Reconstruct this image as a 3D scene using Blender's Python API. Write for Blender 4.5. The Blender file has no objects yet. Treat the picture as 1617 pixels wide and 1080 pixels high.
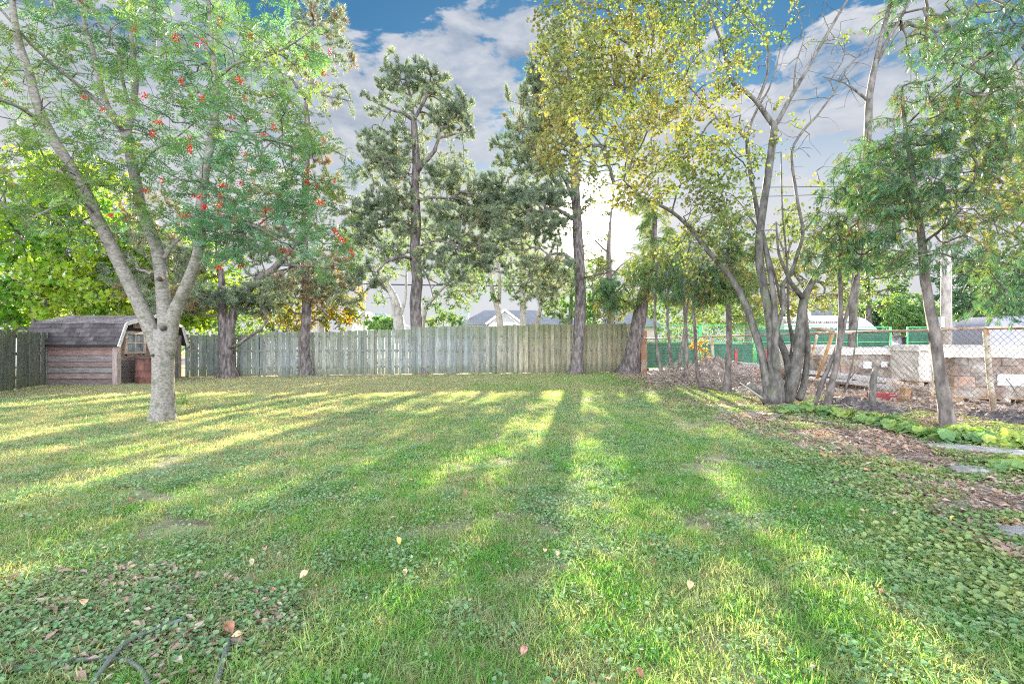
import bpy, bmesh, math, random
import numpy as np
from mathutils import Vector, Matrix
R = math.radians
PI = math.pi
rng = np.random.default_rng(7)
random.seed(7)
sc = bpy.context.scene
COL = sc.collection

# ------------------------------------------------------------------ camera, sky, sun, exposure
F, CX, HY, CH = 764.0, 808.5, 543.0, 1.2
cam_d = bpy.data.cameras.new('camera')
cam = bpy.data.objects.new('camera', cam_d); COL.objects.link(cam)
cam.location = (0, 0, CH)
cam.rotation_euler = (R(90) + math.atan(3.0 / F), 0, 0)
cam_d.sensor_width = 36.0
cam_d.lens = 36.0 * F / 1617.0
cam_d.clip_end = 2000; cam_d.clip_start = 0.05
sc.camera = cam

SUN_AZ = math.atan2(932 - CX, F)          # to the right of +Y
SUN_EL = R(14.0)
SD = Vector((math.sin(SUN_AZ) * math.cos(SUN_EL), math.cos(SUN_AZ) * math.cos(SUN_EL), math.sin(SUN_EL)))
sun_d = bpy.data.lights.new('sun', 'SUN'); sun_d.energy = 3.4; sun_d.angle = R(0.6); sun_d.color = (1.0, 0.86, 0.66)
sun = bpy.data.objects.new('sun', sun_d); COL.objects.link(sun)
sun.rotation_euler = (-SD).to_track_quat('-Z', 'Y').to_euler()
sc.view_settings.view_transform = 'Standard'
sc.view_settings.look = 'None'
sc.view_settings.gamma = 1.0
sc.view_settings.exposure = 3.42
sc.view_settings.use_curve_mapping = False
sc.cycles.max_bounces = 8
sc.cycles.diffuse_bounces = 6
sc.cycles.transmission_bounces = 4
sc.cycles.transparent_max_bounces = 8
sc.cycles.use_denoising = False
sc.cycles.filter_width = 1.15
sc.cycles.sample_clamp_indirect = 6.0

class NT:
    """small helper for node trees"""
    def __init__(s, tree): s.t = tree
    def n(s, typ, **kw):
        nd = s.t.nodes.new(typ)
        for k, v in kw.items():
            if k.startswith('i_'):
                nd.inputs[k[2:].replace('_', ' ')].default_value = v
            else:
                setattr(nd, k, v)
        return nd
    def l(s, a, b): s.t.links.new(a, b)
    def m(s, op, a, b=None, c=None, clamp=False):
        nd = s.t.nodes.new('ShaderNodeMath'); nd.operation = op; nd.use_clamp = clamp
        for i, v in enumerate((a, b, c)):
            if v is None: continue
            if isinstance(v, (int, float)): nd.inputs[i].default_value = v
            else: s.l(v, nd.inputs[i])
        return nd.outputs[0]
    def vm(s, op, a, b=None, out=0):
        nd = s.t.nodes.new('ShaderNodeVectorMath'); nd.operation = op
        for i, v in enumerate((a, b)):
            if v is None: continue
            if isinstance(v, (tuple, list, Vector)): nd.inputs[i].default_value = tuple(v)
            else: s.l(v, nd.inputs[i])
        return nd.outputs[out]
    def mix(s, f, a, b, blend='MIX'):
        nd = s.t.nodes.new('ShaderNodeMix'); nd.data_type = 'RGBA'; nd.blend_type = blend
        for i, v in ((0, f), (6, a), (7, b)):
            if isinstance(v, (int, float)): nd.inputs[i].default_value = v
            elif isinstance(v, (tuple, list)): nd.inputs[i].default_value = tuple(v) + ((1,) if len(v) == 3 else ())
            else: s.l(v, nd.inputs[i])
        return nd.outputs[2]
    def ramp(s, f, stops, interp='LINEAR'):
        nd = s.t.nodes.new('ShaderNodeValToRGB'); cr = nd.color_ramp; cr.interpolation = interp
        while len(cr.elements) < len(stops): cr.elements.new(0.5)
        for e, (p, c) in zip(cr.elements, stops):
            e.position = p
            if isinstance(c, (int, float)): c = (c, c, c)
            e.color = tuple(c) + (1,)
        s.l(f, nd.inputs[0]); return nd.outputs[0]
    def sstep(s, v, a, b):
        nd = s.t.nodes.new('ShaderNodeMapRange'); nd.interpolation_type = 'SMOOTHSTEP'
        nd.inputs[1].default_value = a; nd.inputs[2].default_value = b
        s.l(v, nd.inputs[0]); return nd.outputs[0]
    def noise(s, vec, scale, detail=5, rough=0.55, out=0):
        nd = s.t.nodes.new('ShaderNodeTexNoise'); nd.inputs['Scale'].default_value = scale
        nd.inputs['Detail'].default_value = detail; nd.inputs['Roughness'].default_value = rough
        if vec is not None: s.l(vec, nd.inputs['Vector'])
        return nd.outputs[out]

def dirpx(px, py):
    return Vector(((px - CX) / F, 1.0, (HY - py) / F)).normalized()

def build_world():
    w = bpy.data.worlds.new('World'); sc.world = w; w.use_nodes = True
    t = w.node_tree; t.nodes.clear(); N = NT(t)
    out = N.n('ShaderNodeOutputWorld'); bg = N.n('ShaderNodeBackground')
    N.l(bg.outputs[0], out.inputs[0])
    sky = N.n('ShaderNodeTexSky'); sky.sky_type = 'NISHITA'; sky.sun_disc = False
    sky.sun_elevation = SUN_EL; sky.sun_rotation = SUN_AZ
    sky.air_density = 1.0; sky.dust_density = 0.15; sky.ozone_density = 2.5
    nish = N.mix(1.0, sky.outputs[0], (SKYB[0], SKYB[1], SKYB[2]), 'MULTIPLY')
    d = N.n('ShaderNodeTexCoord').outputs['Generated']
    sep = N.n('ShaderNodeSeparateXYZ'); N.l(d, sep.inputs[0])
    z = sep.outputs[2]
    # clouds (in the direction space, flattened)
    sv = N.vm('MULTIPLY', d, (1, 1, 2.3))
    warp = N.noise(sv, 3.0, 3, 0.5, out=1)
    sv2 = N.vm('ADD', sv, N.vm('MULTIPLY', N.vm('SUBTRACT', warp, (.5, .5, .5)), (.18, .18, .18)))
    n1 = N.noise(sv2, 4.6, 10, 0.60)
    n1b = N.noise(N.vm('ADD', sv2, (0.0, -0.01, 0.05)), 4.6, 6, 0.55)
    dens = N.m('MULTIPLY_ADD', n1, 1.9, -.45)
    for (px, py, r, a) in CLOUDS:
        c = dirpx(px, py)
        dv = N.vm('SUBTRACT', sv, (c.x, c.y, c.z * 2.3))
        ln = N.vm('LENGTH', dv, out=1)
        dens = N.m('ADD', dens, N.m('MULTIPLY', N.m('MAXIMUM', N.m('SUBTRACT', 1.0, N.m('DIVIDE', ln, r)), 0.0), a))
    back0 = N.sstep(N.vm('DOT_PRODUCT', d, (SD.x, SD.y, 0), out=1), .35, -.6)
    cov = N.sstep(N.m('MULTIPLY_ADD', back0, .12, dens), 0.54, 0.64)  # extra cloud cover opposite the sun, added for more ambient light
    lit = N.m('SUBTRACT', n1, n1b)
    lit = N.m('MULTIPLY_ADD', lit, 3.5, 0.52, clamp=True)
    ccol = N.ramp(lit, [(0.0, (.026, .032, .043)), (.45, (.042, .048, .058)), (1.0, (.072, .073, .077))])
    # unseen clouds and haze opposite the sun, brightened beyond full-face lighting to lift the shade
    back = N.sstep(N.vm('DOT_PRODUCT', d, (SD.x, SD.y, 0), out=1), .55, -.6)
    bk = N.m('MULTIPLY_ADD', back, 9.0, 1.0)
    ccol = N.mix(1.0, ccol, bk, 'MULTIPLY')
    col = N.mix(N.m('MULTIPLY', cov, 0.93), nish, ccol)
    # low, bright haze layer towards the horizon
    wob = N.noise(sv, 1.6, 4, 0.5)
    zz = N.m('ADD', z, N.m('MULTIPLY', N.m('SUBTRACT', wob, 0.5), 0.16))
    hz = N.m('SUBTRACT', 1.0, N.sstep(zz, 0.24, 0.50))
    col = N.mix(N.m('MULTIPLY', hz, 0.97), col, N.mix(1.0, (.068, .069, .073), N.m('MULTIPLY_ADD', back, 8.0, 1.0), 'MULTIPLY'))  # horizon haze out of view gets the added fill brightness too
    # aureole round the sun
    dt = N.vm('DOT_PRODUCT', d, tuple(SD), out=1)
    dt = N.m('MAXIMUM', dt, 0.0)
    g1 = N.m('MULTIPLY', N.m('POWER', dt, 200.0), 0.06)
    g2 = N.m('MULTIPLY', N.m('POWER', dt, 1200.0), 4.0)
    g3 = N.m('MULTIPLY', N.m('POWER', dt, 9.0), 0.006)
    g = N.m('ADD', N.m('ADD', g1, g2), g3)
    gc = N.mix(1.0, (1.0, .93, .82), g, 'MULTIPLY')
    col = N.mix(1.0, col, gc, 'ADD')
    # ground-side of the dome
    low = N.sstep(z, -0.08, 0.0)
    col = N.mix(low, (.05, .05, .045), col)
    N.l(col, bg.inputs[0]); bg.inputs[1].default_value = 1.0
SKYB = (0.10 * .046, 0.10 * .098, 0.10 * .113)
CLOUDS = [(745, 45, .18, .12), (850, 52, .18, .12), (665, 76, .12, .16), (800, 142, .16, .16), (725, 140, .12, .14), (560, 50, .2, .16),
          (180, 160, .65, .22), (430, 230, .4, .16), (1250, 60, .5, .17), (1400, 130, .3, .12), (600, 190, .3, .14), (640, 10, .22, -.2), (930, 0, .2, -.2), (1480, 50, .25, -.16),
          (900, 190, .2, -.12), (780, 98, .10, -.10)]
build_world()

# ------------------------------------------------------------------ helpers
def P(px, py, Y):
    return Vector(((px - CX) / F * Y, Y, CH + (HY - py) / F * Y))
def G(px, py, z=0.0):
    Y = (CH - z) * F / (py - HY)
    return Vector(((px - CX) / F * Y, Y, z))
def hgt(x, y):
    return 0.0
def tag(o, label=None, cat=None, group=None, kind=None):
    if label: o['label'] = label
    if cat: o['category'] = cat
    if group: o['group'] = group
    if kind: o['kind'] = kind
    return o
def empty(name, loc=(0, 0, 0), label=None, cat=None, group=None, rz=0):
    o = bpy.data.objects.new(name, None); COL.objects.link(o); o.location = loc; o.rotation_euler = (0, 0, rz)
    o.empty_display_size = .1
    return tag(o, label, cat, group)
def link(name, me, parent=None, mat=None):
    if mat is not None and len(me.materials) == 0: me.materials.append(mat)
    o = bpy.data.objects.new(name, me); COL.objects.link(o)
    if parent is not None:
        o.parent = parent
        # meshes are written in world coordinates unless told otherwise
        o.matrix_parent_inverse = (Matrix.Translation(parent.location) @ parent.rotation_euler.to_matrix().to_4x4()).inverted()
    return o
def linkl(name, me, parent, mat=None):
    if mat is not None and len(me.materials) == 0: me.materials.append(mat)
    o = bpy.data.objects.new(name, me); COL.objects.link(o); o.parent = parent
    return o

class MB:
    """collects vertices and faces, builds one mesh"""
    def __init__(s): s.v = []; s.f = []; s.a = []
    def add(s, vs, fs, a=0.5):
        b = len(s.v); s.v.extend(tuple(v) for v in vs); s.f.extend(tuple(i + b for i in f) for f in fs); s.a.extend([a] * len(vs))
    def box(s, lo, hi, M=None, jit=0, a=.5):
        x0, y0, z0 = lo; x1, y1, z1 = hi
        vs = [Vector(c) for c in ((x0, y0, z0), (x1, y0, z0), (x1, y1, z0), (x0, y1, z0), (x0, y0, z1), (x1, y0, z1), (x1, y1, z1), (x0, y1, z1))]
        if jit: vs = [v + Vector((random.uniform(-jit, jit), random.uniform(-jit, jit), random.uniform(-jit, jit))) for v in vs]
        if M is not None: vs = [M @ v for v in vs]
        s.add(vs, [(3, 2, 1, 0), (4, 5, 6, 7), (0, 1, 5, 4), (1, 2, 6, 5), (2, 3, 7, 6), (3, 0, 4, 7)], a)
    def bar(s, p, q, w, h, up=Vector((0, 0, 1))):
        p = Vector(p); q = Vector(q); d = (q - p).normalized()
        if abs(d.dot(up)) > .95: up = Vector((0, 1, 0))
        a = d.cross(up).normalized() * w / 2; b = a.cross(d).normalized() * h / 2
        vs = [p - a - b, p + a - b, p + a + b, p - a + b, q - a - b, q + a - b, q + a + b, q - a + b]
        s.add(vs, [(0, 1, 2, 3), (7, 6, 5, 4), (1, 0, 4, 5), (2, 1, 5, 6), (3, 2, 6, 7), (0, 3, 7, 4)])
    def tube(s, pts, rad, sides=8, cap=True, rough=0.0, lobes=0.0):
        pts = [Vector(p) for p in pts]; n = len(pts)
        if isinstance(rad, (int, float)): rad = [rad] * n
        rings = []; u = None
        b = len(s.v)
        for i in range(n):
            d = (pts[min(i + 1, n - 1)] - pts[max(i - 1, 0)]).normalized()
            if u is None:
                u = d.cross(Vector((0.3, 1, 0.1))).normalized() if abs(d.y) < .9 else d.cross(Vector((1, 0, .1))).normalized()
            u = (u - d * u.dot(d)).normalized(); w = d.cross(u)
            for k in range(sides):
                an = 2 * PI * k / sides
                rr = rad[i] * (1 + (rough * math.sin(3.1 * k + i * .7) * .5 + random.uniform(-rough, rough) * .5 if rough else 0))
                if lobes: rr *= 1 + lobes * math.exp(-max(0, (pts[i] - pts[0]).length - .05) / .16) * (math.cos(an * 5 + 1) * .6 + math.cos(an * 3) * .4)
                s.v.append(tuple(pts[i] + (u * math.cos(an) + w * math.sin(an)) * rr)); s.a.append(.5)
        for i in range(n - 1):
            for k in range(sides):
                k2 = (k + 1) % sides
                s.f.append((b + i * sides + k, b + i * sides + k2, b + (i + 1) * sides + k2, b + (i + 1) * sides + k))
        if cap:
            s.f.append(tuple(b + k for k in reversed(range(sides))))
            s.f.append(tuple(b + (n - 1) * sides + k for k in range(sides)))
    def mesh(s, name, smooth=False):
        me = bpy.data.meshes.new(name)
        me.from_pydata(s.v, [], s.f)
        at = me.attributes.new('v', 'FLOAT', 'POINT'); at.data.foreach_set('value', np.array(s.a, dtype=np.float32))
        if smooth: me.shade_smooth()
        me.update(); return me
    def build(s, name, mat, parent=None, smooth=False):
        return link(name, s.mesh(name, smooth), parent, mat)

def bevel_mesh(me, w=.01, seg=2):
    bm = bmesh.new(); bm.from_mesh(me)
    bmesh.ops.bevel(bm, geom=bm.edges[:], offset=w, segments=seg, affect='EDGES', profile=.6)
    bm.to_mesh(me); bm.free(); return me

# value noise in numpy for masks
_perm = rng.random((64, 64))
def vnoise(x, y, s=1.0, o=0.0):
    x = np.asarray(x) * s + 17.3 + o; y = np.asarray(y) * s + 5.1 + o * 1.7
    xi = np.floor(x).astype(int); yi = np.floor(y).astype(int)
    fx = x - xi; fy = y - yi; fx = fx * fx * (3 - 2 * fx); fy = fy * fy * (3 - 2 * fy)
    g = lambda a, b: _perm[a % 64, b % 64]
    return (g(xi, yi) * (1 - fx) + g(xi + 1, yi) * fx) * (1 - fy) + (g(xi, yi + 1) * (1 - fx) + g(xi + 1, yi + 1) * fx) * fy
def fbm(x, y, s=1.0, o=0.0):
    return .5 * vnoise(x, y, s, o) + .3 * vnoise(x, y, s * 2.3, o + 3) + .2 * vnoise(x, y, s * 5.1, o + 7)

# ------------------------------------------------------------------ materials
def new_mat(name):
    m = bpy.data.materials.new(name); m.use_nodes = True
    t = m.node_tree; t.nodes.clear(); N = NT(t)
    out = N.n('ShaderNodeOutputMaterial'); bs = N.n('ShaderNodeBsdfPrincipled'); N.l(bs.outputs[0], out.inputs[0])
    return m, N, bs, out
def surf(name, stops, scale=6, stretch=(1, 1, 1), rough=.8, bump=.3, bscale=None, objcol=False, rnd=0.0, metal=0, coord='Object', detail=6, speck=None, bdist=.02, spec=.3):
    m, N, bs, out = new_mat(name)
    co = N.n('ShaderNodeTexCoord').outputs['Object'] if coord == 'Object' else N.n('ShaderNodeNewGeometry').outputs['Position']
    v = N.vm('MULTIPLY', co, stretch)
    if rnd:
        oi = N.n('ShaderNodeObjectInfo')
        v = N.vm('ADD', v, N.vm('MULTIPLY', oi.outputs['Random'], (37, 91, 53)))
    nz = N.noise(v, scale, detail, .6)
    nz = N.sstep(nz, .28, .72)
    k = len(stops)
    col = N.ramp(nz, [(i / max(1, k - 1), c) for i, c in enumerate(stops)])
    if speck:
        s2 = N.noise(v, speck[0], 3, .5)
        col = N.mix(N.sstep(s2, speck[1], speck[1] + .08), col, speck[2])
    if objcol:
        oi2 = N.n('ShaderNodeObjectInfo'); col = N.mix(1.0, col, oi2.outputs['Color'], 'MULTIPLY')
    if rnd:
        br = N.m('MULTIPLY_ADD', oi.outputs['Random'], rnd, 1 - rnd / 2)
        col = N.mix(1.0, col, br, 'MULTIPLY')
    N.l(col, bs.inputs['Base Color'])
    bs.inputs['Roughness'].default_value = rough; bs.inputs['Metallic'].default_value = metal
    bs.inputs['Specular IOR Level'].default_value = spec
    if bump:
        bp = N.n('ShaderNodeBump'); bp.inputs['Strength'].default_value = bump; bp.inputs['Distance'].default_value = bdist
        N.l(N.noise(v, bscale or scale * 3, 6, .65), bp.inputs['Height']); N.l(bp.outputs[0], bs.inputs['Normal'])
    return m
def leafmat(name, cols, trans=.45, nscale=.6, gloss=.05, tcol=(1.15, 1.2, .6), wr=.35, wv=.25, wn=.6):
    """leaf: diffuse + translucent, colour varies by leaf, by spray and slowly through the crown"""
    m, N, bs, out = new_mat(name)
    t = m.node_tree; t.nodes.remove(bs)
    oi = N.n('ShaderNodeObjectInfo'); at = N.n('ShaderNodeAttribute'); at.attribute_name = 'v'
    pos = N.n('ShaderNodeNewGeometry').outputs['Position']
    nz = N.noise(pos, nscale, 3, .5)
    f = N.m('ADD', N.m('MULTIPLY', oi.outputs['Random'], wr), N.m('MULTIPLY', at.outputs['Fac'], wv))
    f = N.m('ADD', f, N.m('MULTIPLY', N.sstep(nz, .3, .7), wn))
    f = N.m('DIVIDE', f, wr + wv + wn)
    k = len(cols); col = N.ramp(f, [(.1 + .8 * i / (k - 1), c) for i, c in enumerate(cols)])
    df = N.n('ShaderNodeBsdfDiffuse'); tr = N.n('ShaderNodeBsdfTranslucent'); gl = N.n('ShaderNodeBsdfGlossy'); gl.inputs['Roughness'].default_value = .45
    N.l(col, df.inputs[0]); N.l(N.mix(1.0, col, tcol, 'MULTIPLY'), tr.inputs[0]); gl.inputs[0].default_value = (.7, .75, .8, 1)
    m1 = N.n('ShaderNodeMixShader'); m1.inputs[0].default_value = trans; N.l(df.outputs[0], m1.inputs[1]); N.l(tr.outputs[0], m1.inputs[2])
    m2 = N.n('ShaderNodeMixShader'); lw = N.n('ShaderNodeLayerWeight'); lw.inputs[0].default_value = .25
    N.l(N.m('MULTIPLY', lw.outputs['Fresnel'], gloss * 4), m2.inputs[0])
    N.l(m1.outputs[0], m2.inputs[1]); N.l(gl.outputs[0], m2.inputs[2]); N.l(m2.outputs[0], out.inputs[0])
    return m

MT = {}
MT['rowan_bark'] = surf('rowan_bark', [(.12, .11, .095), (.22, .205, .18), (.29, .275, .25)], 26, (1, 1, 1.6), .75, .6, 50, speck=(7, .56, (.13, .135, .095)), bdist=.01)
MT['pine_bark'] = surf('pine_bark', [(.05, .042, .040), (.14, .12, .115), (.25, .225, .21)], 12, (1, 1, .3), .9, 1.0, 14, bdist=.05)
MT['pine_bark_up'] = surf('pine_bark_up', [(.20, .13, .09), (.34, .24, .17), (.42, .32, .24)], 8, (1, 1, .5), .85, .6, 14, bdist=.03)
MT['grey_bark'] = surf('grey_bark', [(.055, .05, .045), (.125, .118, .108), (.20, .19, .175)], 10, (1, 1, .45), .8, .7, 26, bdist=.02, speck=(7, .60, (.12, .14, .08)))
MT['pale_bark'] = surf('pale_bark', [(.22, .20, .18), (.36, .34, .31), (.44, .42, .39)], 5, (1, 1, .5), .85, .5, 14)
MT['brown_bark'] = surf('brown_bark', [(.07, .06, .055), (.15, .13, .12), (.24, .215, .195)], 10, (1, 1, .4), .85, .8, 22, bdist=.02)
MT['twig'] = surf('twig', [(.05, .04, .035), (.12, .10, .09)], 10, bump=0)
MT['rowan_leaf'] = leafmat('rowan_leaf', [(.10, .24, .15), (.14, .29, .15), (.19, .32, .11), (.28, .35, .09)], .45, .55)
MT['maple_leaf'] = leafmat('maple_leaf', [(.07, .20, .03), (.14, .30, .04), (.30, .42, .05), (.45, .48, .06)], .55, .35)
MT['yellow_leaf'] = leafmat('yellow_leaf', [(.10, .165, .075), (.155, .215, .075), (.21, .25, .08), (.27, .27, .08), (.33, .25, .08)], .26, .5, gloss=.04)
MT['orange_leaf'] = leafmat('orange_leaf', [(.25, .28, .05), (.45, .38, .05), (.62, .38, .04), (.55, .22, .03)], .5, .8)
MT['green_leaf'] = leafmat('green_leaf', [(.06, .13, .05), (.10, .19, .06), (.17, .25, .07), (.26, .30, .09)], .45, .4)
MT['bush_leaf'] = leafmat('bush_leaf', [(.10, .22, .08), (.16, .30, .10), (.23, .37, .12)], .45, .8)
MT['dark_leaf'] = leafmat('dark_leaf', [(.05, .12, .08), (.09, .18, .10), (.14, .24, .11)], .35, .5)
MT['pine_needle'] = leafmat('pine_needle', [(.14, .20, .15), (.195, .26, .18), (.26, .32, .20), (.32, .34, .20)], .35, .5, tcol=(1.1, 1.1, .8))
MT['dry_needle'] = leafmat('dry_needle', [(.18, .20, .11), (.25, .22, .12), (.32, .24, .14), (.26, .28, .14)], .35, .6, tcol=(1.1, 1.0, .8))
MT['cedar_leaf'] = leafmat('cedar_leaf', [(.07, .18, .12), (.10, .23, .14), (.15, .27, .13), (.20, .29, .10), (.42, .19, .08)], .35, .9, wr=.9, wv=.3, wn=.5)
MT['cedar_warm'] = leafmat('cedar_warm', [(.11, .20, .09), (.17, .27, .10), (.26, .33, .11), (.42, .30, .09)], .35, .9, wr=.7)
MT['berry'] = surf('berry', [(.55, .02, .015), (.70, .05, .03)], 20, rough=.3, bump=0)
MT['bed_leaf'] = leafmat('bed_leaf', [(.16, .26, .13), (.23, .34, .15), (.32, .40, .16), (.40, .43, .20)], .4, 1.5, wr=.7, gloss=.02)
MT['hosta_leaf'] = leafmat('hosta_leaf', [(.12, .24, .11), (.20, .34, .14), (.30, .42, .14), (.42, .48, .10)], .45, 3, wr=.5, wv=.6)
MT['litter_leaf'] = leafmat('litter_leaf', [(.14, .10, .085), (.25, .175, .14), (.36, .27, .22), (.46, .38, .31), (.42, .20, .10)], .15, 2, wr=.9, wn=.2, gloss=.01)

# ------------------------------------------------------------------ instanced sprays
def hidden(name, mb, mat, smooth=False):
    me = mb.mesh(name, smooth); me.materials.append(mat)
    return bpy.data.objects.new(name, me)       # never linked to the scene: only a source for geometry nodes
def leafquad(mb, base, d, side, L, W, a, fold=.15):
    """a folded leaf of four triangles, pointed"""
    n = d.cross(side).normalized()
    m = base + d * L * .5
    vs = [base, m + side * W / 2 + n * W * fold, base + d * L, m - side * W / 2 + n * W * fold, ]
    mb.add(vs, [(0, 1, 2), (0, 2, 3)], a)
def rdir():
    v = Vector((random.gauss(0, 1), random.gauss(0, 1), random.gauss(0, 1))); return v.normalized()

def gn_scatter(name, pts, rot, scl, sources, parent=None):
    pts = np.asarray(pts, dtype=np.float32); n = len(pts)
    me = bpy.data.meshes.new(name); me.vertices.add(n); me.vertices.foreach_set('co', pts.ravel())
    a = me.attributes.new('rot', 'FLOAT_VECTOR', 'POINT'); a.data.foreach_set('vector', np.asarray(rot, dtype=np.float32).ravel())
    a = me.attributes.new('scl', 'FLOAT', 'POINT'); a.data.foreach_set('value', np.asarray(scl, dtype=np.float32))
    a = me.attributes.new('idx', 'INT', 'POINT'); a.data.foreach_set('value', rng.integers(0, len(sources), n).astype(np.int32))
    o = link(name, me, parent)
    g = bpy.data.node_groups.new('scatter_' + name, 'GeometryNodeTree')
    g.interface.new_socket('Geometry', in_out='INPUT', socket_type='NodeSocketGeometry')
    g.interface.new_socket('Geometry', in_out='OUTPUT', socket_type='NodeSocketGeometry')
    N = g.nodes; L = g.links
    gi = N.new('NodeGroupInput'); go = N.new('NodeGroupOutput'); ip = N.new('GeometryNodeInstanceOnPoints'); jn = N.new('GeometryNodeJoinGeometry')
    for s in sources:
        oi = N.new('GeometryNodeObjectInfo'); oi.inputs['Object'].default_value = s; oi.inputs['As Instance'].default_value = True
        L.new(oi.outputs['Geometry'], jn.inputs[0])
    def na(nm, dt):
        x = N.new('GeometryNodeInputNamedAttribute'); x.data_type = dt; x.inputs['Name'].default_value = nm; return x.outputs['Attribute']
    er = N.new('FunctionNodeEulerToRotation'); L.new(na('rot', 'FLOAT_VECTOR'), er.inputs[0])
    L.new(gi.outputs[0], ip.inputs['Points']); L.new(jn.outputs[0], ip.inputs['Instance'])
    ip.inputs['Pick Instance'].default_value = True
    L.new(na('idx', 'INT'), ip.inputs['Instance Index']); L.new(er.outputs[0], ip.inputs['Rotation']); L.new(na('scl', 'FLOAT'), ip.inputs['Scale'])
    L.new(ip.outputs[0], go.inputs[0])
    md = o.modifiers.new('scatter', 'NODES'); md.node_group = g
    return o

def src_rowan(seed):
    random.seed(seed); mb = MB()
    for s in range(3):                            # three compound leaves from one spur
        az = s * 2.1 + random.uniform(-.4, .4)
        d = Vector((math.cos(az), math.sin(az), random.uniform(-.1, .35))).normalized()
        p = Vector((0, 0, 0)); side = d.cross(Vector((0, 0, 1))).normalized()
        for k in range(5):
            p = p + d * .032; d = (d + Vector((0, 0, -.10))).normalized()
            for sg in (-1, 1):
                dd = (d * .45 + side * sg * .9 + Vector((0, 0, random.uniform(-.25, .1)))).normalized()
                leafquad(mb, p, dd, d, random.uniform(.06, .08), .028, random.random())
        leafquad(mb, p, d, side, .055, .017, random.random())
    return mb
def src_needles(seed, n=46, L=.16, W=.006, shoot=.16):
    random.seed(seed); mb = MB()
    for k in range(n):
        t = random.random(); base = Vector((0, 0, t * shoot))
        d = (rdir() + Vector((0, 0, 1.0))).normalized(); s = d.cross(rdir()).normalized() * W
        l = L * random.uniform(.6, 1.1)
        mb.add([base - s, base + s, base + d * l], [(0, 1, 2)], random.random())
    return mb
def src_cedar(seed):
    """flat drooping fan spray of scale-leaf twiglets"""
    random.seed(seed); mb = MB()
    d0 = Vector((1, 0, -.35)).normalized(); side = Vector((0, 1, 0)); p = Vector((0, 0, 0))
    for k in range(12):
        p = p + d0 * .017; d0 = (d0 + Vector((0, 0, -.06))).normalized()
        for sg in (-1, 1):
            dd = (d0 * .8 + side * sg * random.uniform(.4, .9) + Vector((0, 0, random.uniform(-.2, .1)))).normalized()
            ln = .085 * (1 - k / 17) * random.uniform(.7, 1.2)
            leafquad(mb, p, dd, dd.cross(Vector((0, 0, 1))).normalized(), ln, .009, random.random(), 0)
            q = p + dd * ln * .5
            for s2 in (-1, 1):
                de = (dd + side * s2 * .5 + d0 * .3).normalized()
                leafquad(mb, q, de, de.cross(Vector((0, 0, 1))).normalized(), ln * .6, .008, random.random(), 0)
    return mb
def src_round(seed, n=7, L=.075, spread=.13, W=.95):
    random.seed(seed); mb = MB()
    for k in range(n):
        b = rdir() * random.uniform(0, spread)
        d = (rdir() + Vector((0, 0, -.5))).normalized(); s = d.cross(rdir()).normalized(); l = L * random.uniform(.6, 1.1); w = l * W * .5
        nn = d.cross(s)
        vs = [b, b + d * l * .25 + s * w, b + d * l * .65 + s * w * .85 + nn * .006, b + d * l, b + d * l * .65 - s * w * .85 + nn * .006, b + d * l * .25 - s * w]
        mb.add(vs, [(0, 1, 2), (0, 2, 3), (0, 3, 4), (0, 4, 5)], random.random())
    return mb
def src_maple(seed, n=6, L=.15, spread=.22):
    random.seed(seed); mb = MB()
    for k in range(n):
        b = rdir() * random.uniform(0, spread)
        d = (rdir() * .8 + Vector((0, 0, -.45))).normalized(); s = d.cross(rdir()).normalized(); l = L * random.uniform(.7, 1.1)
        pts = []
        for (u, v) in ((0, 0), (.1, .42), (.32, .22), (.62, .42), (.62, .16), (1, 0), (.62, -.16), (.62, -.42), (.32, -.22), (.1, -.42)):
            pts.append(b + d * l * u + s * l * v)
        mb.add(pts, [(0, 1, 2), (0, 2, 4), (2, 3, 4), (0, 4, 5), (0, 5, 6), (0, 6, 8), (6, 7, 8), (0, 8, 9)], random.random())
    return mb

SRC = {}
def mksrc(key, fn, mat, n=3, **kw):
    SRC[key] = [hidden('%s_spray' % key, fn(11 + i * 7, **kw), mat) for i in range(n)]
mksrc('rowan', src_rowan, MT['rowan_leaf'])
mksrc('pine', src_needles, MT['pine_needle'])
mksrc('drypine', src_needles, MT['dry_needle'], n=2)
mksrc('cedar', src_cedar, MT['cedar_leaf'])
mksrc('cedarw', src_cedar, MT['cedar_warm'])
SRC['yellow'] = [hidden('yellow_spray', src_round(3 + i, 8, .065, .15), MT['yellow_leaf']) for i in range(3)]
SRC['maple'] = [hidden('maple_spray', src_maple(3 + i), MT['maple_leaf']) for i in range(3)]
SRC['ymaple'] = [hidden('yellow_maple_spray', src_maple(3 + i), MT['yellow_leaf']) for i in range(3)]
SRC['fargreen'] = [hidden('far_green_spray', src_round(13 + i, 9, .17, .4), MT['green_leaf']) for i in range(3)]
SRC['faryellow'] = [hidden('far_yellow_spray', src_round(23 + i, 9, .16, .38), MT['yellow_leaf']) for i in range(3)]
SRC['farorange'] = [hidden('far_orange_spray', src_round(33 + i, 9, .16, .35), MT['orange_leaf']) for i in range(2)]
SRC['bush'] = [hidden('bush_spray', src_round(43 + i, 12, .13, .3), MT['bush_leaf']) for i in range(2)]
SRC['dark'] = [hidden('dark_spray', src_round(53 + i, 10, .15, .35), MT['dark_leaf']) for i in range(2)]

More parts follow.
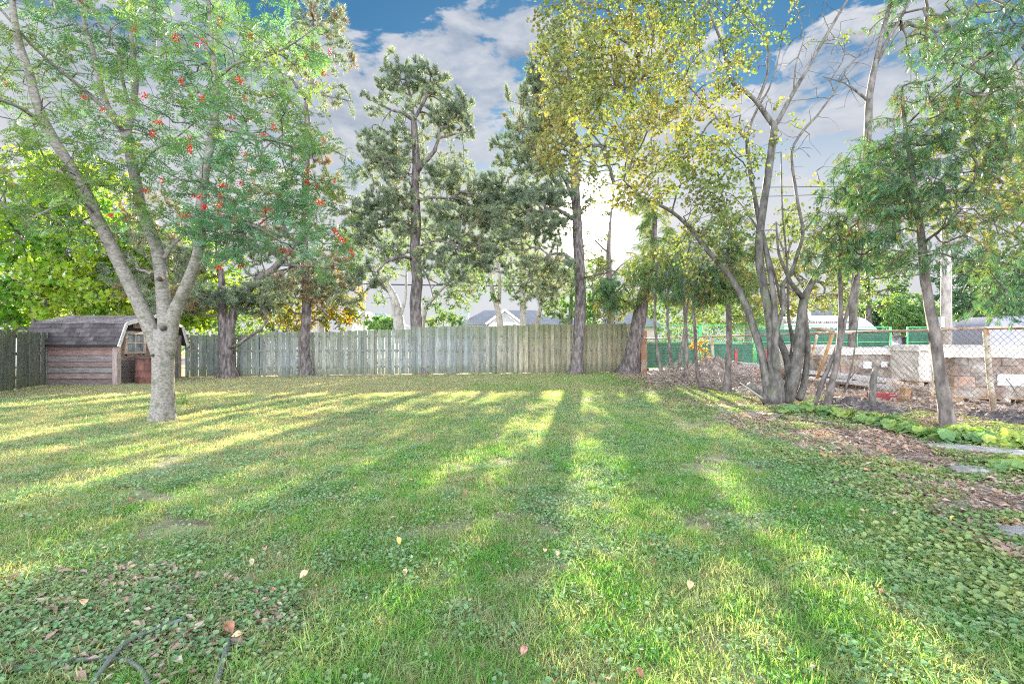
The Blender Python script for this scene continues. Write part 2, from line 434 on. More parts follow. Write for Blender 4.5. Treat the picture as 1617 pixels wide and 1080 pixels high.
# ------------------------------------------------------------------ trees
def catmull(pts, rad, step):
    P0 = [Vector(p) for p in pts]; out = []; ro = []
    n = len(P0)
    for i in range(n - 1):
        a = P0[max(i - 1, 0)]; b = P0[i]; c = P0[i + 1]; d = P0[min(i + 2, n - 1)]
        k = max(1, int((c - b).length / step))
        for j in range(k):
            t = j / k
            out.append(.5 * ((2 * b) + (c - a) * t + (2 * a - 5 * b + 4 * c - d) * t * t + (3 * b - a - 3 * c + d) * t ** 3))
            ro.append(rad[i] * (1 - t) + rad[i + 1] * t)
    out.append(P0[-1]); ro.append(rad[-1]); return out, ro

def tree(name, label, cat, limbs, clumps, foliage, bark, group=None, twig=None, tip=.006, step=.25, sides=10, seed=1,
         leaves_per=3, fsize=(.8, 1.3), tilt=1.0, foliage2=None, f2=0.0, rough=.10, flare=1.0, droop=0, pipe=.5, pathw=.25, mode='rand'):
    """limbs: list of [(point, radius), ...]; clumps: (center Vector, (rx,ry,rz), n)
       twigs are grown from the limbs through random points of the clumps, leaves sit on them"""
    random.seed(seed); rg = np.random.default_rng(seed)
    base = limbs[0][0][0]
    root = empty(name, (base.x, base.y, 0), label, cat, group)
    nodes = []; nrad = []
    tb = MB()
    for li, lb in enumerate(limbs):
        pts, rad = catmull([p for p, r in lb], [r for p, r in lb], step)
        if li == 0 and flare > 1:
            for i in range(len(pts)):
                h = (pts[i] - pts[0]).length
                rad[i] *= 1 + (flare - 1) * math.exp(-h / .22)
            pts = [pts[0] - Vector((0, 0, .1))] + pts; rad = [rad[0] * 1.05] + rad
        tb.tube(pts, rad, sides if li or flare <= 1 else sides + 8, True, rough, .30 if li == 0 and flare > 1.15 else 0)
        lo = 0 if li else len(pts) // 2
        for i in range(lo, len(pts)):
            nodes.append(pts[i]); nrad.append(rad[i])
    tb.build('trunk', MT[bark], root, True)
    if not clumps: return root
    ns = len(nodes)
    tg = []
    bare = []
    for cl_ in clumps:
        c, r, n = cl_[:3]
        for _ in range(n):
            bare.append(len(cl_) > 3)
            d = rdir() * (random.random() ** .42)
            tg.append(c + Vector((d.x * r[0], d.y * r[1], d.z * r[2])))
    T = np.array([tuple(t) for t in tg]); S = np.array([tuple(t) for t in nodes])
    dm = np.full(len(T), 1e9)
    for i in range(0, len(T), 512):
        dm[i:i + 512] = np.sqrt(((T[i:i + 512, None] - S[None]) ** 2).sum(-1)).min(1)
    order = np.argsort(dm); T = T[order]; bare = np.array(bare)[order]
    A = np.zeros((ns + len(T), 3)); A[:ns] = S; plen = np.zeros(ns + len(T)); par = np.full(ns + len(T), -1)
    for k in range(len(T)):
        m = ns + k; d = np.sqrt(((A[:m] - T[k]) ** 2).sum(1))
        j = int(np.argmin(d + pathw * plen[:m])); par[m] = j; plen[m] = plen[j] + d[j]; A[m] = T[k]
    desc = np.ones(ns + len(T))
    for m in range(ns + len(T) - 1, ns - 1, -1):
        if par[m] >= ns: desc[par[m]] += desc[m]
    tw = MB(); lp = []; lr = []
    for m in range(ns, ns + len(T)):
        a = Vector(A[par[m]]); b = Vector(A[m]); L = (b - a).length
        rb = tip * desc[m] ** pipe; ra = tip * (desc[m] + .6) ** pipe
        if par[m] < ns: ra = min(ra * 1.3, nrad[par[m]] * .8); rb = min(rb, ra)
        if L > .2:
            off = rdir() * L * .07 + Vector((0, 0, L * (.06 if not droop else .1)))
            mid = (a + b) / 2 + off
            tw.tube([a, (a + mid) / 2 + off * .35, mid, (mid + b) / 2 + off * .35, b], [ra, ra * .75 + rb * .25, (ra + rb) / 2, ra * .25 + rb * .75, rb], 4 if rb < .02 else 6, False)
        else:
            tw.tube([a, b], [ra, rb], 4, False); mid = (a + b) / 2
        if desc[m] < 12 and not bare[m - ns]:
            k = leaves_per if desc[m] < 4 else max(1, leaves_per // 2)
            for q in range(k):
                t = random.uniform(.35, 1.05); p = a.lerp(b, t)
                dd = (b - a).normalized()
                if mode == 'needle':
                    v = (dd * .8 + rdir() * .7 + Vector((0, 0, .55))).normalized()
                    e = v.to_track_quat('Z', 'Y').to_euler(); lr.append((e.x, e.y, e.z)); p = p + rdir() * .05
                elif mode == 'spray':
                    e = (Vector((dd.x, dd.y, 0)) * .6 + Vector((rdir().x, rdir().y, 0))); az = math.atan2(e.y, e.x)
                    lr.append((random.gauss(0, .35), random.gauss(.15, .35), az)); p = p + rdir() * .06
                else:
                    lr.append((random.gauss(0, .4 * tilt), random.gauss(0, .4 * tilt), random.uniform(0, 2 * PI))); p = p + rdir() * .05
                lp.append(tuple(p))
    tw.build('branches', MT[twig or bark], root, True)['kind'] = 'stuff'
    lp = np.array(lp); lr = np.array(lr); sz = rg.uniform(fsize[0], fsize[1], len(lp))
    if foliage2 is not None and f2 > 0:
        mk = (np.array([vnoise(p[0] * 1.3 + p[2] * .7, p[1] + p[2], 1.1) for p in lp]) + rg.random(len(lp)) * .25) < f2
        s1 = ~mk
        if mk.any():
            o = gn_scatter('crown', lp[mk], lr[mk], sz[mk], SRC[foliage2], root); o['kind'] = 'stuff'
        o = gn_scatter('crown', lp[s1], lr[s1], sz[s1], SRC[foliage], root); o['kind'] = 'stuff'
    else:
        o = gn_scatter('crown', lp, lr, sz, SRC[foliage], root); o['kind'] = 'stuff'
    return root
def L(Y, *pts):
    """limb from photo-plane points: (px,py,r[,dY])"""
    out = []
    for p in pts:
        y = Y + (p[3] if len(p) > 3 else 0); out.append((P(p[0], p[1], y), p[2]))
    return out
def C(px, py, Y, rpx, n, ry=None, sx=1.0, sz=1.0):
    r = rpx * Y / F
    return (P(px, py, Y), (r * sx, ry if ry is not None else r, r * sz), n)
def CB(*a, **k):
    return C(*a, **k) + (True,)
def film_mat():
    """clear stretch wrap, cloudy where it is doubled"""
    m, N, bs, out = new_mat('stretch_wrap')
    pos = N.n('ShaderNodeNewGeometry').outputs['Position']
    f = N.sstep(N.noise(N.vm('MULTIPLY', pos, (1, 1, 1.4)), 2.6, 7, .65), .42, .66)
    bs.inputs['Base Color'].default_value = (.62, .60, .57, 1); bs.inputs['Roughness'].default_value = .3
    N.l(N.m('MULTIPLY_ADD', f, .50, .05), bs.inputs['Alpha'])
    bp = N.n('ShaderNodeBump'); bp.inputs['Strength'].default_value = .8; bp.inputs['Distance'].default_value = .03; N.l(N.noise(pos, 7, 6, .6), bp.inputs['Height']); N.l(bp.outputs[0], bs.inputs['Normal'])
    return m
MT['film'] = film_mat()

# ------------------------------------------------------------------ ground
def xb(y):   # edge of the lawn towards the planting bed on the right
    return np.interp(y, [1, 2.2, 3.7, 5.8, 9.4, 13, 17.6, 22], [2.0, 2.35, 2.9, 3.2, 3.15, 3.2, 3.8, 4.2])
def fence_x(y):   # chain link fence line
    return 5.30 - .2411 * (y - 18.7)
def sheet(name, mat, poly, z, kind='structure', n=None, label=None):
    mb = MB(); mb.add([(x, y, z) for x, y in poly], [tuple(range(len(poly)))]); o = mb.build(name, mat); o['kind'] = kind; return o
def ground_mat():
    m, N, bs, out = new_mat('lawn_soil')
    pos = N.n('ShaderNodeNewGeometry').outputs['Position']
    a = N.sstep(N.noise(pos, 5, 7, .65), .3, .7); b = N.sstep(N.noise(pos, .5, 4, .5), .35, .65)
    c1 = N.ramp(a, [(0, (.10, .085, .06)), (.5, (.18, .20, .10)), (1, (.26, .27, .15))])
    c2 = N.ramp(a, [(0, (.12, .10, .07)), (.5, (.25, .23, .14)), (1, (.36, .32, .21))])
    N.l(N.mix(b, c1, c2), bs.inputs['Base Color']); bs.inputs['Roughness'].default_value = 1
    bp = N.n('ShaderNodeBump'); bp.inputs['Strength'].default_value = .8; bp.inputs['Distance'].default_value = .03
    N.l(N.noise(pos, 30, 5, .7), bp.inputs['Height']); N.l(bp.outputs[0], bs.inputs['Normal'])
    return m
sheet('ground', ground_mat(), [(-165, -40), (165, -40), (165, 165), (-165, 165)], 0)
MT['soil'] = surf('bed_soil', [(.13, .10, .09), (.24, .19, .165), (.35, .29, .255), (.44, .375, .335)], 7, bump=1, bscale=40, bdist=.03, coord='World', speck=(55, .60, (.40, .35, .30)))
MT['dirt'] = surf('site_dirt', [(.30, .20, .15), (.46, .34, .26), (.60, .48, .38)], 1.6, bump=.8, bscale=14, bdist=.04, coord='World', speck=(25, .64, (.60, .54, .48)))
MT['asphalt'] = surf('asphalt', [(.05, .05, .052), (.075, .075, .075)], 3, bump=.2, bscale=80, coord='World')
ys = np.linspace(1.0, 21.0, 60)
left = [(float(xb(y) + .35 * (fbm(0, y, 1.7) - .5)), float(y)) for y in ys]
right = [(float(fence_x(y) + .25), float(y)) for y in ys[::-1]]
sheet('bed_soil', MT['soil'], left + right, .004)
# construction ground beyond the chain link fence
sheet('construction_ground', MT['dirt'], [(fence_x(-2) + .25, -2), (40, -2), (40, 27.6), (4.0, 27.6), (fence_x(20.9) + .25, 20.9)], .005)
sheet('road', MT['asphalt'], [(-80, 27.6), (120, 27.6), (120, 36), (-80, 36)], .004)
mb = MB(); mb.box((-80, 36, -.05), (120, 36.15, .12)); mb.box((-80, 36.15, -.05), (120, 37.8, .11)); o = mb.build('kerb', surf('concrete', [(.38, .37, .35), (.5, .49, .47)], 4)); o['kind'] = 'structure'
# bare mulch patch in the near left corner
bp_ = []
for k in range(26):
    an = 2 * PI * k / 26; rr = 1 + .35 * math.sin(an * 3 + 1) + .2 * math.sin(an * 5)
    bp_.append((-1.75 + .62 * rr * math.cos(an), 2.22 + .2 * rr * math.sin(an)))
sheet('bare_patch', MT['soil'], bp_, .004)

# mounds of dark soil and the brush heap along the fence
def mound(name, cx, cy, rx, ry, h, mat, label, cat, rz=0, n=40, rough=.5):
    bm = MB(); vs = []; fs = []
    for j in range(n):
        for i in range(n):
            u = i / (n - 1) * 2 - 1; v = j / (n - 1) * 2 - 1
            r = math.hypot(u, v); e = max(0, 1 - r ** 1.6)
            hh = h * e * (1 + rough * (float(fbm(cx + u * rx, cy + v * ry, 4)) - .5) * 2) + (float(fbm(cx + u * rx, cy + v * ry, 16)) - .5) * .10 * min(1, e * 3) - .02 * (e <= .001)
            x = u * rx; y = v * ry
            vs.append((cx + x * math.cos(rz) - y * math.sin(rz), cy + x * math.sin(rz) + y * math.cos(rz), hh))
    for j in range(n - 1):
        for i in range(n - 1):
            a = j * n + i; fs.append((a, a + 1, a + n + 1, a + n))
    bm.add(vs, fs); o = bm.build(name, mat, None, False); tag(o, label, cat, None, 'thing' if cat else 'stuff'); return o
MT['dead_twig'] = surf('dead_twig', [(.18, .14, .115), (.30, .25, .21), (.42, .37, .32)], 12, bump=.2)
MT['dark_soil'] = surf('dark_soil', [(.05, .045, .05), (.12, .105, .11), (.22, .19, .19)], 9, bump=1, bscale=30, bdist=.05, coord='World')
mound('soil_mound', 6.35, 8.9, .95, .5, .20, MT['dark_soil'], 'dark lumpy soil mound behind the pointed grey stake', 'soil mound', 1.8, 56)
mound('soil_mound', 7.75, 7.35, .9, .40, .18, MT['dark_soil'], 'low dark soil ridge at the foot of the rusty fence post', 'soil mound', 1.85, 56)
mound('soil_mound', 5.9, 11.3, 1.3, .45, .25, MT['soil'], 'brown earth bank under the chain link fence behind the many-stemmed tree', 'soil mound', 1.8, 50)
mound('soil_mound', 6.4, 15.2, 1.5, 1.5, .75, MT['soil'], 'pale brown earth heap behind the thin cedar trunks', 'soil mound', 1.2, 50)
mound('soil_mound', 9.6, 12.9, 1.6, .9, .28, MT['dirt'], 'flat reddish earth heap in front of the wrapped stone pallets', 'soil mound', .3, 50)

# ------------------------------------------------------------------ grass
def src_grass(seed, n, rad, h, w, bend=.5):
    random.seed(seed); mb = MB()
    for k in range(n):
        a = random.uniform(0, 2 * PI); r = rad * math.sqrt(random.random()); b = Vector((r * math.cos(a), r * math.sin(a), 0))
        az = random.uniform(0, 2 * PI); o = Vector((math.cos(az), math.sin(az), 0)); s = Vector((-o.y, o.x, 0)) * w * random.uniform(.7, 1.2) * .5
        az2 = random.uniform(-.8, .8); s = Vector((s.x * math.cos(az2) - s.y * math.sin(az2), s.x * math.sin(az2) + s.y * math.cos(az2), 0))
        hh = h * random.uniform(.45, 1.15); bd = random.uniform(.1, bend * 2) * hh
        m = b + o * bd * .35 + Vector((0, 0, hh * .6)); t = b + o * bd + Vector((0, 0, hh * random.uniform(.8, 1.0)))
        mb.add([b - s, b + s, m + s * .8, m - s * .8, t], [(0, 1, 2, 3), (3, 2, 4)], random.random())
    return mb
def src_disc(seed, n, rad, r0, z0, z1):
    random.seed(seed); mb = MB()
    for k in range(n):
        a = random.uniform(0, 2 * PI); r = rad * math.sqrt(random.random()); c = Vector((r * math.cos(a), r * math.sin(a), random.uniform(z0, z1)))
        nr = Vector((random.gauss(0, .35), random.gauss(0, .35), 1)).normalized(); u = nr.orthogonal().normalized(); v = nr.cross(u); q = r0 * random.uniform(.6, 1.2)
        a0 = random.uniform(0, 6)
        mb.add([c - nr * q * .15] + [c + (u * math.cos(a0 + i * PI / 3.5) + v * math.sin(a0 + i * PI / 3.5)) * q * (.75 if i == 0 else 1) for i in range(7)],
               [(0, i + 1, (i + 1) % 7 + 1) for i in range(7)], random.random())
    return mb
def src_litter(seed, n, rad, r0):
    random.seed(seed); mb = MB()
    for k in range(n):
        a = random.uniform(0, 2 * PI); r = rad * math.sqrt(random.random()); c = Vector((r * math.cos(a), r * math.sin(a), random.uniform(.008, .02)))
        nr = Vector((random.gauss(0, .35), random.gauss(0, .35), 1)).normalized(); u = nr.orthogonal().normalized(); u = (Matrix.Rotation(random.uniform(0, 6), 3, nr) @ u); v = nr.cross(u); q = r0 * random.uniform(.5, 1.2)
        mb.add([c - u * q, c + v * q * .6 + nr * q * .25, c + u * q * 1.2, c - v * q * .55 + nr * q * .2], [(0, 1, 2), (0, 2, 3)], random.random())
    return mb
def grassmat(name, ga, gb, gc, gd):
    """living lawn: lush and dry patches, straw blades among green ones"""
    m, N, bs, out = new_mat(name)
    t = m.node_tree; t.nodes.remove(bs)
    oi = N.n('ShaderNodeObjectInfo'); at = N.n('ShaderNodeAttribute'); at.attribute_name = 'v'
    pos = N.n('ShaderNodeNewGeometry').outputs['Position']
    big = N.noise(pos, .42, 4, .55); mid = N.noise(pos, 3.2, 6, .7)
    sx = N.n('ShaderNodeSeparateXYZ'); N.l(pos, sx.inputs[0])
    # the left and far part of the lawn is drier
    dry = N.m('ADD', N.m('MULTIPLY', N.sstep(sx.outputs[0], 1.0, -4.5), .38), N.m('MULTIPLY', N.sstep(sx.outputs[1], 3.0, 9.0), .30))
    f = N.m('ADD', N.m('MULTIPLY', N.sstep(big, .35, .65), .35), N.m('MULTIPLY', N.sstep(mid, .38, .62), .50))
    f = N.m('ADD', f, dry); f = N.m('ADD', N.m('MULTIPLY', f, .75), N.m('MULTIPLY', oi.outputs['Random'], .15))
    f = N.m('ADD', f, N.m('MULTIPLY', at.outputs['Fac'], .18))
    col = N.ramp(f, [(.1, ga), (.4, gb), (.68, gc), (.95, gd)])
    straw = N.m('GREATER_THAN', at.outputs['Fac'], .86)
    col = N.mix(N.m('MULTIPLY', straw, .7), col, (.40, .34, .18))
    df = N.n('ShaderNodeBsdfDiffuse'); tr = N.n('ShaderNodeBsdfTranslucent')
    N.l(col, df.inputs[0]); N.l(N.mix(1.0, col, (1.5, 1.45, .7), 'MULTIPLY'), tr.inputs[0])
    m1 = N.n('ShaderNodeMixShader'); m1.inputs[0].default_value = .5; N.l(df.outputs[0], m1.inputs[1]); N.l(tr.outputs[0], m1.inputs[2])
    N.l(m1.outputs[0], out.inputs[0]); return m
GM = grassmat('grass_blade', (.11, .32, .075), (.19, .385, .105), (.32, .40, .21), (.43, .42, .29))
CLM = leafmat('clover_leaf', [(.12, .25, .12), (.17, .32, .16), (.24, .38, .20), (.34, .42, .26)], .4, 2.0, wr=.5, wv=.5, wn=.3, gloss=.02)
SRC['g_near'] = [hidden('grass_tuft', src_grass(i, 22, .065, .036, .0033, 1.0), GM) for i in range(4)]
SRC['g_mid'] = [hidden('grass_tuft_mid', src_grass(9 + i, 26, .10, .034, .005, 1.0), GM) for i in range(3)]
SRC['g_far'] = [hidden('grass_tuft_far', src_grass(19 + i, 30, .17, .038, .008, 1.0), GM) for i in range(3)]
SRC['g_tall'] = [hidden('grass_tuft_tall', src_grass(29 + i, 24, .05, .075, .004, .9), GM) for i in range(3)]
SRC['clover'] = [hidden('clover_patch', src_disc(i, 14, .07, .009, .02, .045), CLM) for i in range(3)]
SRC['bedleaf'] = [hidden('creeper_leaves', src_disc(60 + i, 14, .11, .0155, .015, .05), MT['bed_leaf']) for i in range(3)]
SRC['litter'] = [hidden('litter_leaves', src_litter(70 + i, 8, .12, .026), MT['litter_leaf']) for i in range(3)]
SRC['litter_s'] = [hidden('litter_small', src_litter(80 + i, 4, .15, .013), MT['litter_leaf']) for i in range(3)]

def area(n, y0, y1, xl=-1.12, xr=1.12, ytop=None, power=1.0):
    y = y0 + (y1 - y0) * rng.random(n) ** power
    x = (xl + (xr - xl) * rng.random(n)) * (y + .4)
    return x, y
def field(name, key, x, y, s0, s1, z=0.0, tilt=.12, kind='stuff', label=None):
    n = len(x); rot = np.stack([rng.normal(0, tilt, n), rng.normal(0, tilt, n), rng.random(n) * 2 * PI], 1)
    o = gn_scatter(name, np.stack([x, y, np.full(n, z)], 1), rot, s0 + (s1 - s0) * rng.random(n), SRC[key]); o['kind'] = kind; return o
def lawnmask(x, y, soft=.35):
    e = xb(y) - x + (fbm(x, y, 1.3, 2) - .5) * 1.1
    return (e > 0) | ((e > -soft * 2.2) & (rng.random(len(x)) < .22))
def cornermask(x, y):     # bare, ivy covered near left corner: 0 there
    d = ((x + 1.9) / 1.0) ** 2 + ((y - 2.15) / .42) ** 2 + (fbm(x, y, 3, 5) - .5) * 1.2
    return d > 1
def fenceclip(x, y):
    return y < 17.3 + (x + 11.6) * .194 - .12
nearf = 1.0
x, y = area(15000, 1.15, 3.6, power=.8); k = lawnmask(x, y) & (cornermask(x, y) | (rng.random(len(x)) < .4)) & (fbm(x, y, 3.2, 31) > .33)
field('lawn_grass', 'g_near', x[k], y[k], .7, 1.35, tilt=.2)
x, y = area(32000, 3.4, 8.5, power=.75); k = lawnmask(x, y) & (fbm(x, y, 2.2, 31) > .33)
field('lawn_grass', 'g_mid', x[k], y[k], .6, 1.15, tilt=.15)
x, y = area(42000, 8.0, 20.6, -1.15, .5, power=.8); k = lawnmask(x, y) & (fbm(x, y, 1.7, 31) > .30) & fenceclip(x, y) & ((x > -13.2) | (y < 12)) & (x > -12.6 - (y - 11) * .35)
field('lawn_grass', 'g_far', x[k], y[k], .55, 1.0, tilt=.15)
x, y = area(9000, 1.2, 7, power=.8); k = lawnmask(x, y) & (fbm(x, y, 1.5, 12) > .56) & (x > -1.6 - y * .1)
field('lawn_grass', 'g_tall', x[k], y[k], .6, 1.1, tilt=.2)
x, y = area(38000, 1.2, 11, power=.75); k = lawnmask(x, y) & ((fbm(x, y, 1.9, 44) > .52) | (rng.random(len(x)) < .18) | ~cornermask(x, y))
field('clover_cover', 'clover', x[k], y[k], .6, 1.15)
# creeping leaves in the bed, on both sides of the lawn edge, and the corner
x, y = area(34000, 1.2, 16.5, .1, 1.15, power=.8); e = xb(y) - x + (fbm(x, y, 1.3, 2) - .5) * 1.1
dens = fbm(x, y, 1.6, 21)
lim = np.where(e < .35, np.where(y < 5, .47, np.where(y < 8, .53, .44)), .62)
k = (e < .5) & (dens > lim) & (x < fence_x(y) - .45)
field('creeper_cover', 'bedleaf', x[k], y[k], .5, 1.1)
x, y = area(2600, 1.2, 3.0, -1.15, -.25); k = ~cornermask(x, y) | ((fbm(x, y, 2, 9) > .53) & (y < 2.4))
field('creeper_cover', 'bedleaf', x[k], y[k], .3, .65)
# leaf litter
x, y = area(17000, 2.0, 19.5, .1, 1.1, power=.8); e = xb(y) - x + (fbm(x, y, 1.0, 2) - .5) * 1.5
k = (e < .2) & (x < fence_x(y) - .05) & (fbm(x, y, 1.1, 51) > .43)
field('leaf_litter', 'litter', x[k], y[k], .7, 1.3, z=.004)
x, y = area(800, 1.2, 3.0, -1.15, -.3); k = ~cornermask(x, y)
field('leaf_litter', 'litter', x[k], y[k], .6, 1.1, z=.006)
x, y = area(1500, 1.3, 14, -.9, .5, power=.7); k = lawnmask(x, y)
field('leaf_litter', 'litter_s', x[k], y[k], .6, 1.0, z=.035)
x, y = area(900, 15, 19.5, -.75, .3); k = (y > 15.6 + (x + 11.6) * .194) & fenceclip(x, y)
field('leaf_litter', 'litter', x[k], y[k], .6, 1.1, z=.03)

# single fallen leaves one can point at
def leaf_mesh(seed, L_=.05):
    random.seed(seed); mb = MB(); cup = random.uniform(.15, .5)
    st = [(0, 0), (.18, .30), (.45, .42), (.72, .30), (1.0, 0)]
    vs = []
    for (u, w) in st: vs.append((L_ * (u - .5), L_ * w * .8, L_ * (cup * w + .12 * math.sin(u * 5))))
    for (u, w) in st[1:-1]: vs.append((L_ * (u - .5), -L_ * w * .75, L_ * (cup * w * .8 + .12 * math.sin(u * 5))))
    md = [(L_ * (u - .5), 0, L_ * .12 * math.sin(u * 5)) for (u, w) in st[1:-1]]
    vs += md                        # 0 base,1..3 left,4 tip,5..7 right,8..10 mid
    mb.add(vs, [(0, 8, 1), (1, 8, 9, 2), (2, 9, 10, 3), (3, 10, 4), (0, 5, 8), (5, 6, 9, 8), (6, 7, 10, 9), (7, 4, 10)])
    mb.add([(-L_ * .5, 0, 0), (-L_ * .5 - L_ * .3, .002, .004), (-L_ * .5, .003, 0)], [(0, 1, 2)])
    return mb.mesh('leaf_%d' % seed)
LV = {'tan': surf('leaf_tan', [(.55, .34, .18), (.72, .50, .32)], 60, bump=.2), 'brown': surf('leaf_brown', [(.20, .09, .05), (.36, .18, .12)], 60, bump=.2),
      'pink': surf('leaf_pink', [(.34, .15, .12), (.44, .25, .20)], 60, bump=.2), 'yellow': surf('leaf_yellow', [(.72, .50, .10), (.75, .58, .2)], 60, bump=.2)}
singles = [(480, 905, 'tan', 'round tan fallen leaf on the left of the near lawn', 1.5), (630, 853, 'yellow', 'round yellowish fallen leaf on the lawn in front of the middle trunk', 1.3),
           (827, 1025, 'pink', 'dusky pink fallen leaf near the front edge of the lawn', 1.3), (1088, 922, 'tan', 'curled pale tan leaf on the sunny right lawn', 1.5),
           (1385, 930, 'brown', 'dark brown curled leaf in the sunlit grass on the right', 1.6), (1508, 946, 'tan', 'pale tan leaf among grass near the right corner', 1.2),
           (362, 990, 'brown', 'broad rust brown leaf beside the hose end', 2.0), (375, 1000, 'tan', 'small tan leaf touching the broad brown leaf by the hose', 1.1),
           (133, 948, 'tan', 'pale curled leaf on the bare soil in the left corner', 1.6), (40, 975, 'brown', 'orange brown leaf at the far left by the hose', 1.2),
           (962, 1070, 'tan', 'tan leaf at the very front edge of the lawn', 1.2), (1503, 818, 'yellow', 'bright orange yellow leaf on the soil of the bed', 1.4)]
for i, (px, py, c, lab, s) in enumerate(singles):
    me = leaf_mesh(100 + i, .034 * s); o = link('fallen_leaf', me, None, LV[c]); o.location = G(px, py, .05); o.rotation_euler = (random.gauss(0, .25), random.gauss(.2, .25), random.uniform(0, 6)); tag(o, lab, 'leaf', 'fallen leaves on the lawn')
for i, (px, py) in enumerate([(843, 795), (862, 797), (855, 800), (877, 840), (650, 746), (648, 757), (735, 776), (710, 755), (512, 745), (515, 752), (523, 785), (560, 770), (208, 788), (345, 808), (812, 708), (857, 739), (1008, 748), (1030, 860), (1032, 886), (1100, 722), (1130, 730), (880, 873), (820, 877), (740, 835), (358, 868), (398, 886), (1192, 766), (1256, 800), (1300, 820), (640, 902), (960, 735), (420, 865), (1010, 1060), (860, 868), (430, 930)]):
    c = ['brown', 'tan', 'brown', 'pink'][i % 4]
    me = leaf_mesh(200 + i, .038); o = link('fallen_leaf', me, None, LV[c]); o.location = G(px, py, .045); o.rotation_euler = (random.gauss(0, .3), random.gauss(.2, .3), random.uniform(0, 6))
    tag(o, 'small curled fallen leaf scattered on the open lawn', 'leaf', 'small fallen leaves scattered on the lawn')

# hose, stones
hm = surf('hose_rubber', [(.09, .11, .10), (.16, .185, .17)], 12, rough=.5, bump=.15)
def hose(name, pts, label, r=.009, z=.014):
    pp = [G(a, b, z + (c if c else 0)) for (a, b, c) in pts]; q, rr = catmull(pp, [r] * len(pp), .02); mb = MB(); mb.tube(q, rr, 10)
    o = mb.build(name, hm, None, True); tag(o, label, 'hose'); return o
hose('garden_hose', [(-60, 1062, 0), (0, 1055, .005), (60, 1046, 0), (120, 1041, .01), (175, 1037, .005), (205, 1043, .01), (228, 1060, .01), (237, 1090, 0), (230, 1140, 0)], 'grey green garden hose curving across the near left corner')
hose('garden_hose', [(130, 1110, .0), (150, 1075, .01), (178, 1036, .03), (205, 1010, .02), (245, 992, .015), (292, 976, .02)], 'grey hose length pointing diagonally up out of the ground cover')
hose('garden_hose', [(335, 1110, .0), (345, 1070, .01), (353, 1043, .015), (363, 1008, .01)], 'short pale hose end standing out of the clover', .011)
stm = surf('flat_stone', [(.18, .175, .17), (.28, .275, .27), (.36, .355, .35)], 9, bump=.5, bscale=30)
def stone(px, py, rx, ry, h, label, name='flat_stone', rz=0, seed=0):
    random.seed(seed); c = G(px, py, 0); n = 12; bm = bmesh.new(); vs = []
    rr = [1 + random.uniform(-.18, .18) for _ in range(n)]
    for (s, z) in ((1.0, -.02), (1.03, h * .5), (.93, h * .9), (.6, h * 1.02)):
        vs.append([bm.verts.new((rx * s * rr[k] * math.cos(2 * PI * k / n), ry * s * rr[k] * math.sin(2 * PI * k / n), z * random.uniform(.9, 1.1))) for k in range(n)])
    for a, b in zip(vs, vs[1:]):
        for k in range(n): bm.faces.new((a[k], a[(k + 1) % n], b[(k + 1) % n], b[k]))
    bm.faces.new(vs[-1]); me = bpy.data.meshes.new(name); bm.to_mesh(me); bm.free(); me.shade_smooth()
    o = link(name, me, None, stm); o.location = c; o.rotation_euler = (0, 0, rz); tag(o, label, 'stone'); return o
stone(1612, 846, .13, .09, .045, 'light grey flat stone at the right edge of the bed', seed=1)
stone(1575, 716, .62, .16, .05, 'long pale stone slab behind the creeping leaves', rz=-.55, seed=2)
stone(1530, 745, .22, .12, .04, 'grey half buried stone among the leaves of the bed', rz=.2, seed=3)
stone(1235, 655, .25, .12, .03, 'flat grey stone before the many-stemmed tree', rz=.1, seed=4)
stone(1120, 628, .18, .1, .03, 'small flat grey stone near the thin cedar trunk', rz=.1, seed=5)

# broad leaved plants in a row along the fence
def leafy(px, py, r, n, label, seed):
    random.seed(seed); c = G(px, py); mb = MB(); st = MB()
    for k in range(n):
        a = random.uniform(0, 2 * PI); q = r * math.sqrt(random.random()); h = random.uniform(.05, .17) * (1.15 - q / r * .5)
        p = Vector((q * math.cos(a), q * math.sin(a), h)); nr = Vector((math.cos(a) * .5 + random.gauss(0, .3), math.sin(a) * .5 + random.gauss(0, .3) - .1, 1)).normalized()
        u = nr.orthogonal().normalized(); u = Matrix.Rotation(random.uniform(0, 6), 3, nr) @ u; v = nr.cross(u); s = random.uniform(.045, .085)
        ring = [p + (u * math.cos(t) + v * math.sin(t)) * s * (1 + .10 * math.cos(5 * t)) * (.55 if abs(t - PI) < .1 else 1) + nr * s * .12 * math.sin(4 * t + k) for t in [i * 2 * PI / 14 for i in range(14)]]
        inner = [p - nr * s * .10 + (x_ - p) * .5 for x_ in ring]
        mb.add([p - nr * s * .22] + inner + ring, [(0, i + 1, (i + 1) % 14 + 1) for i in range(14)] + [(i + 1, i + 15, (i + 1) % 14 + 15, (i + 1) % 14 + 1) for i in range(14)], random.random())
        st.tube([(p.x * .3, p.y * .3, 0), (p.x * .8, p.y * .8, h * .6), p - nr * s * .2], .0035, 4, False)
    root = empty('broadleaf_plant', c, label, 'plant', 'broad leaved plants in a row along the fence')
    o = linkl('leaves', mb.mesh('leaves'), root, MT['hosta_leaf']); o['kind'] = 'stuff'; linkl('stems', st.mesh('stems'), root, MT['hosta_leaf'])
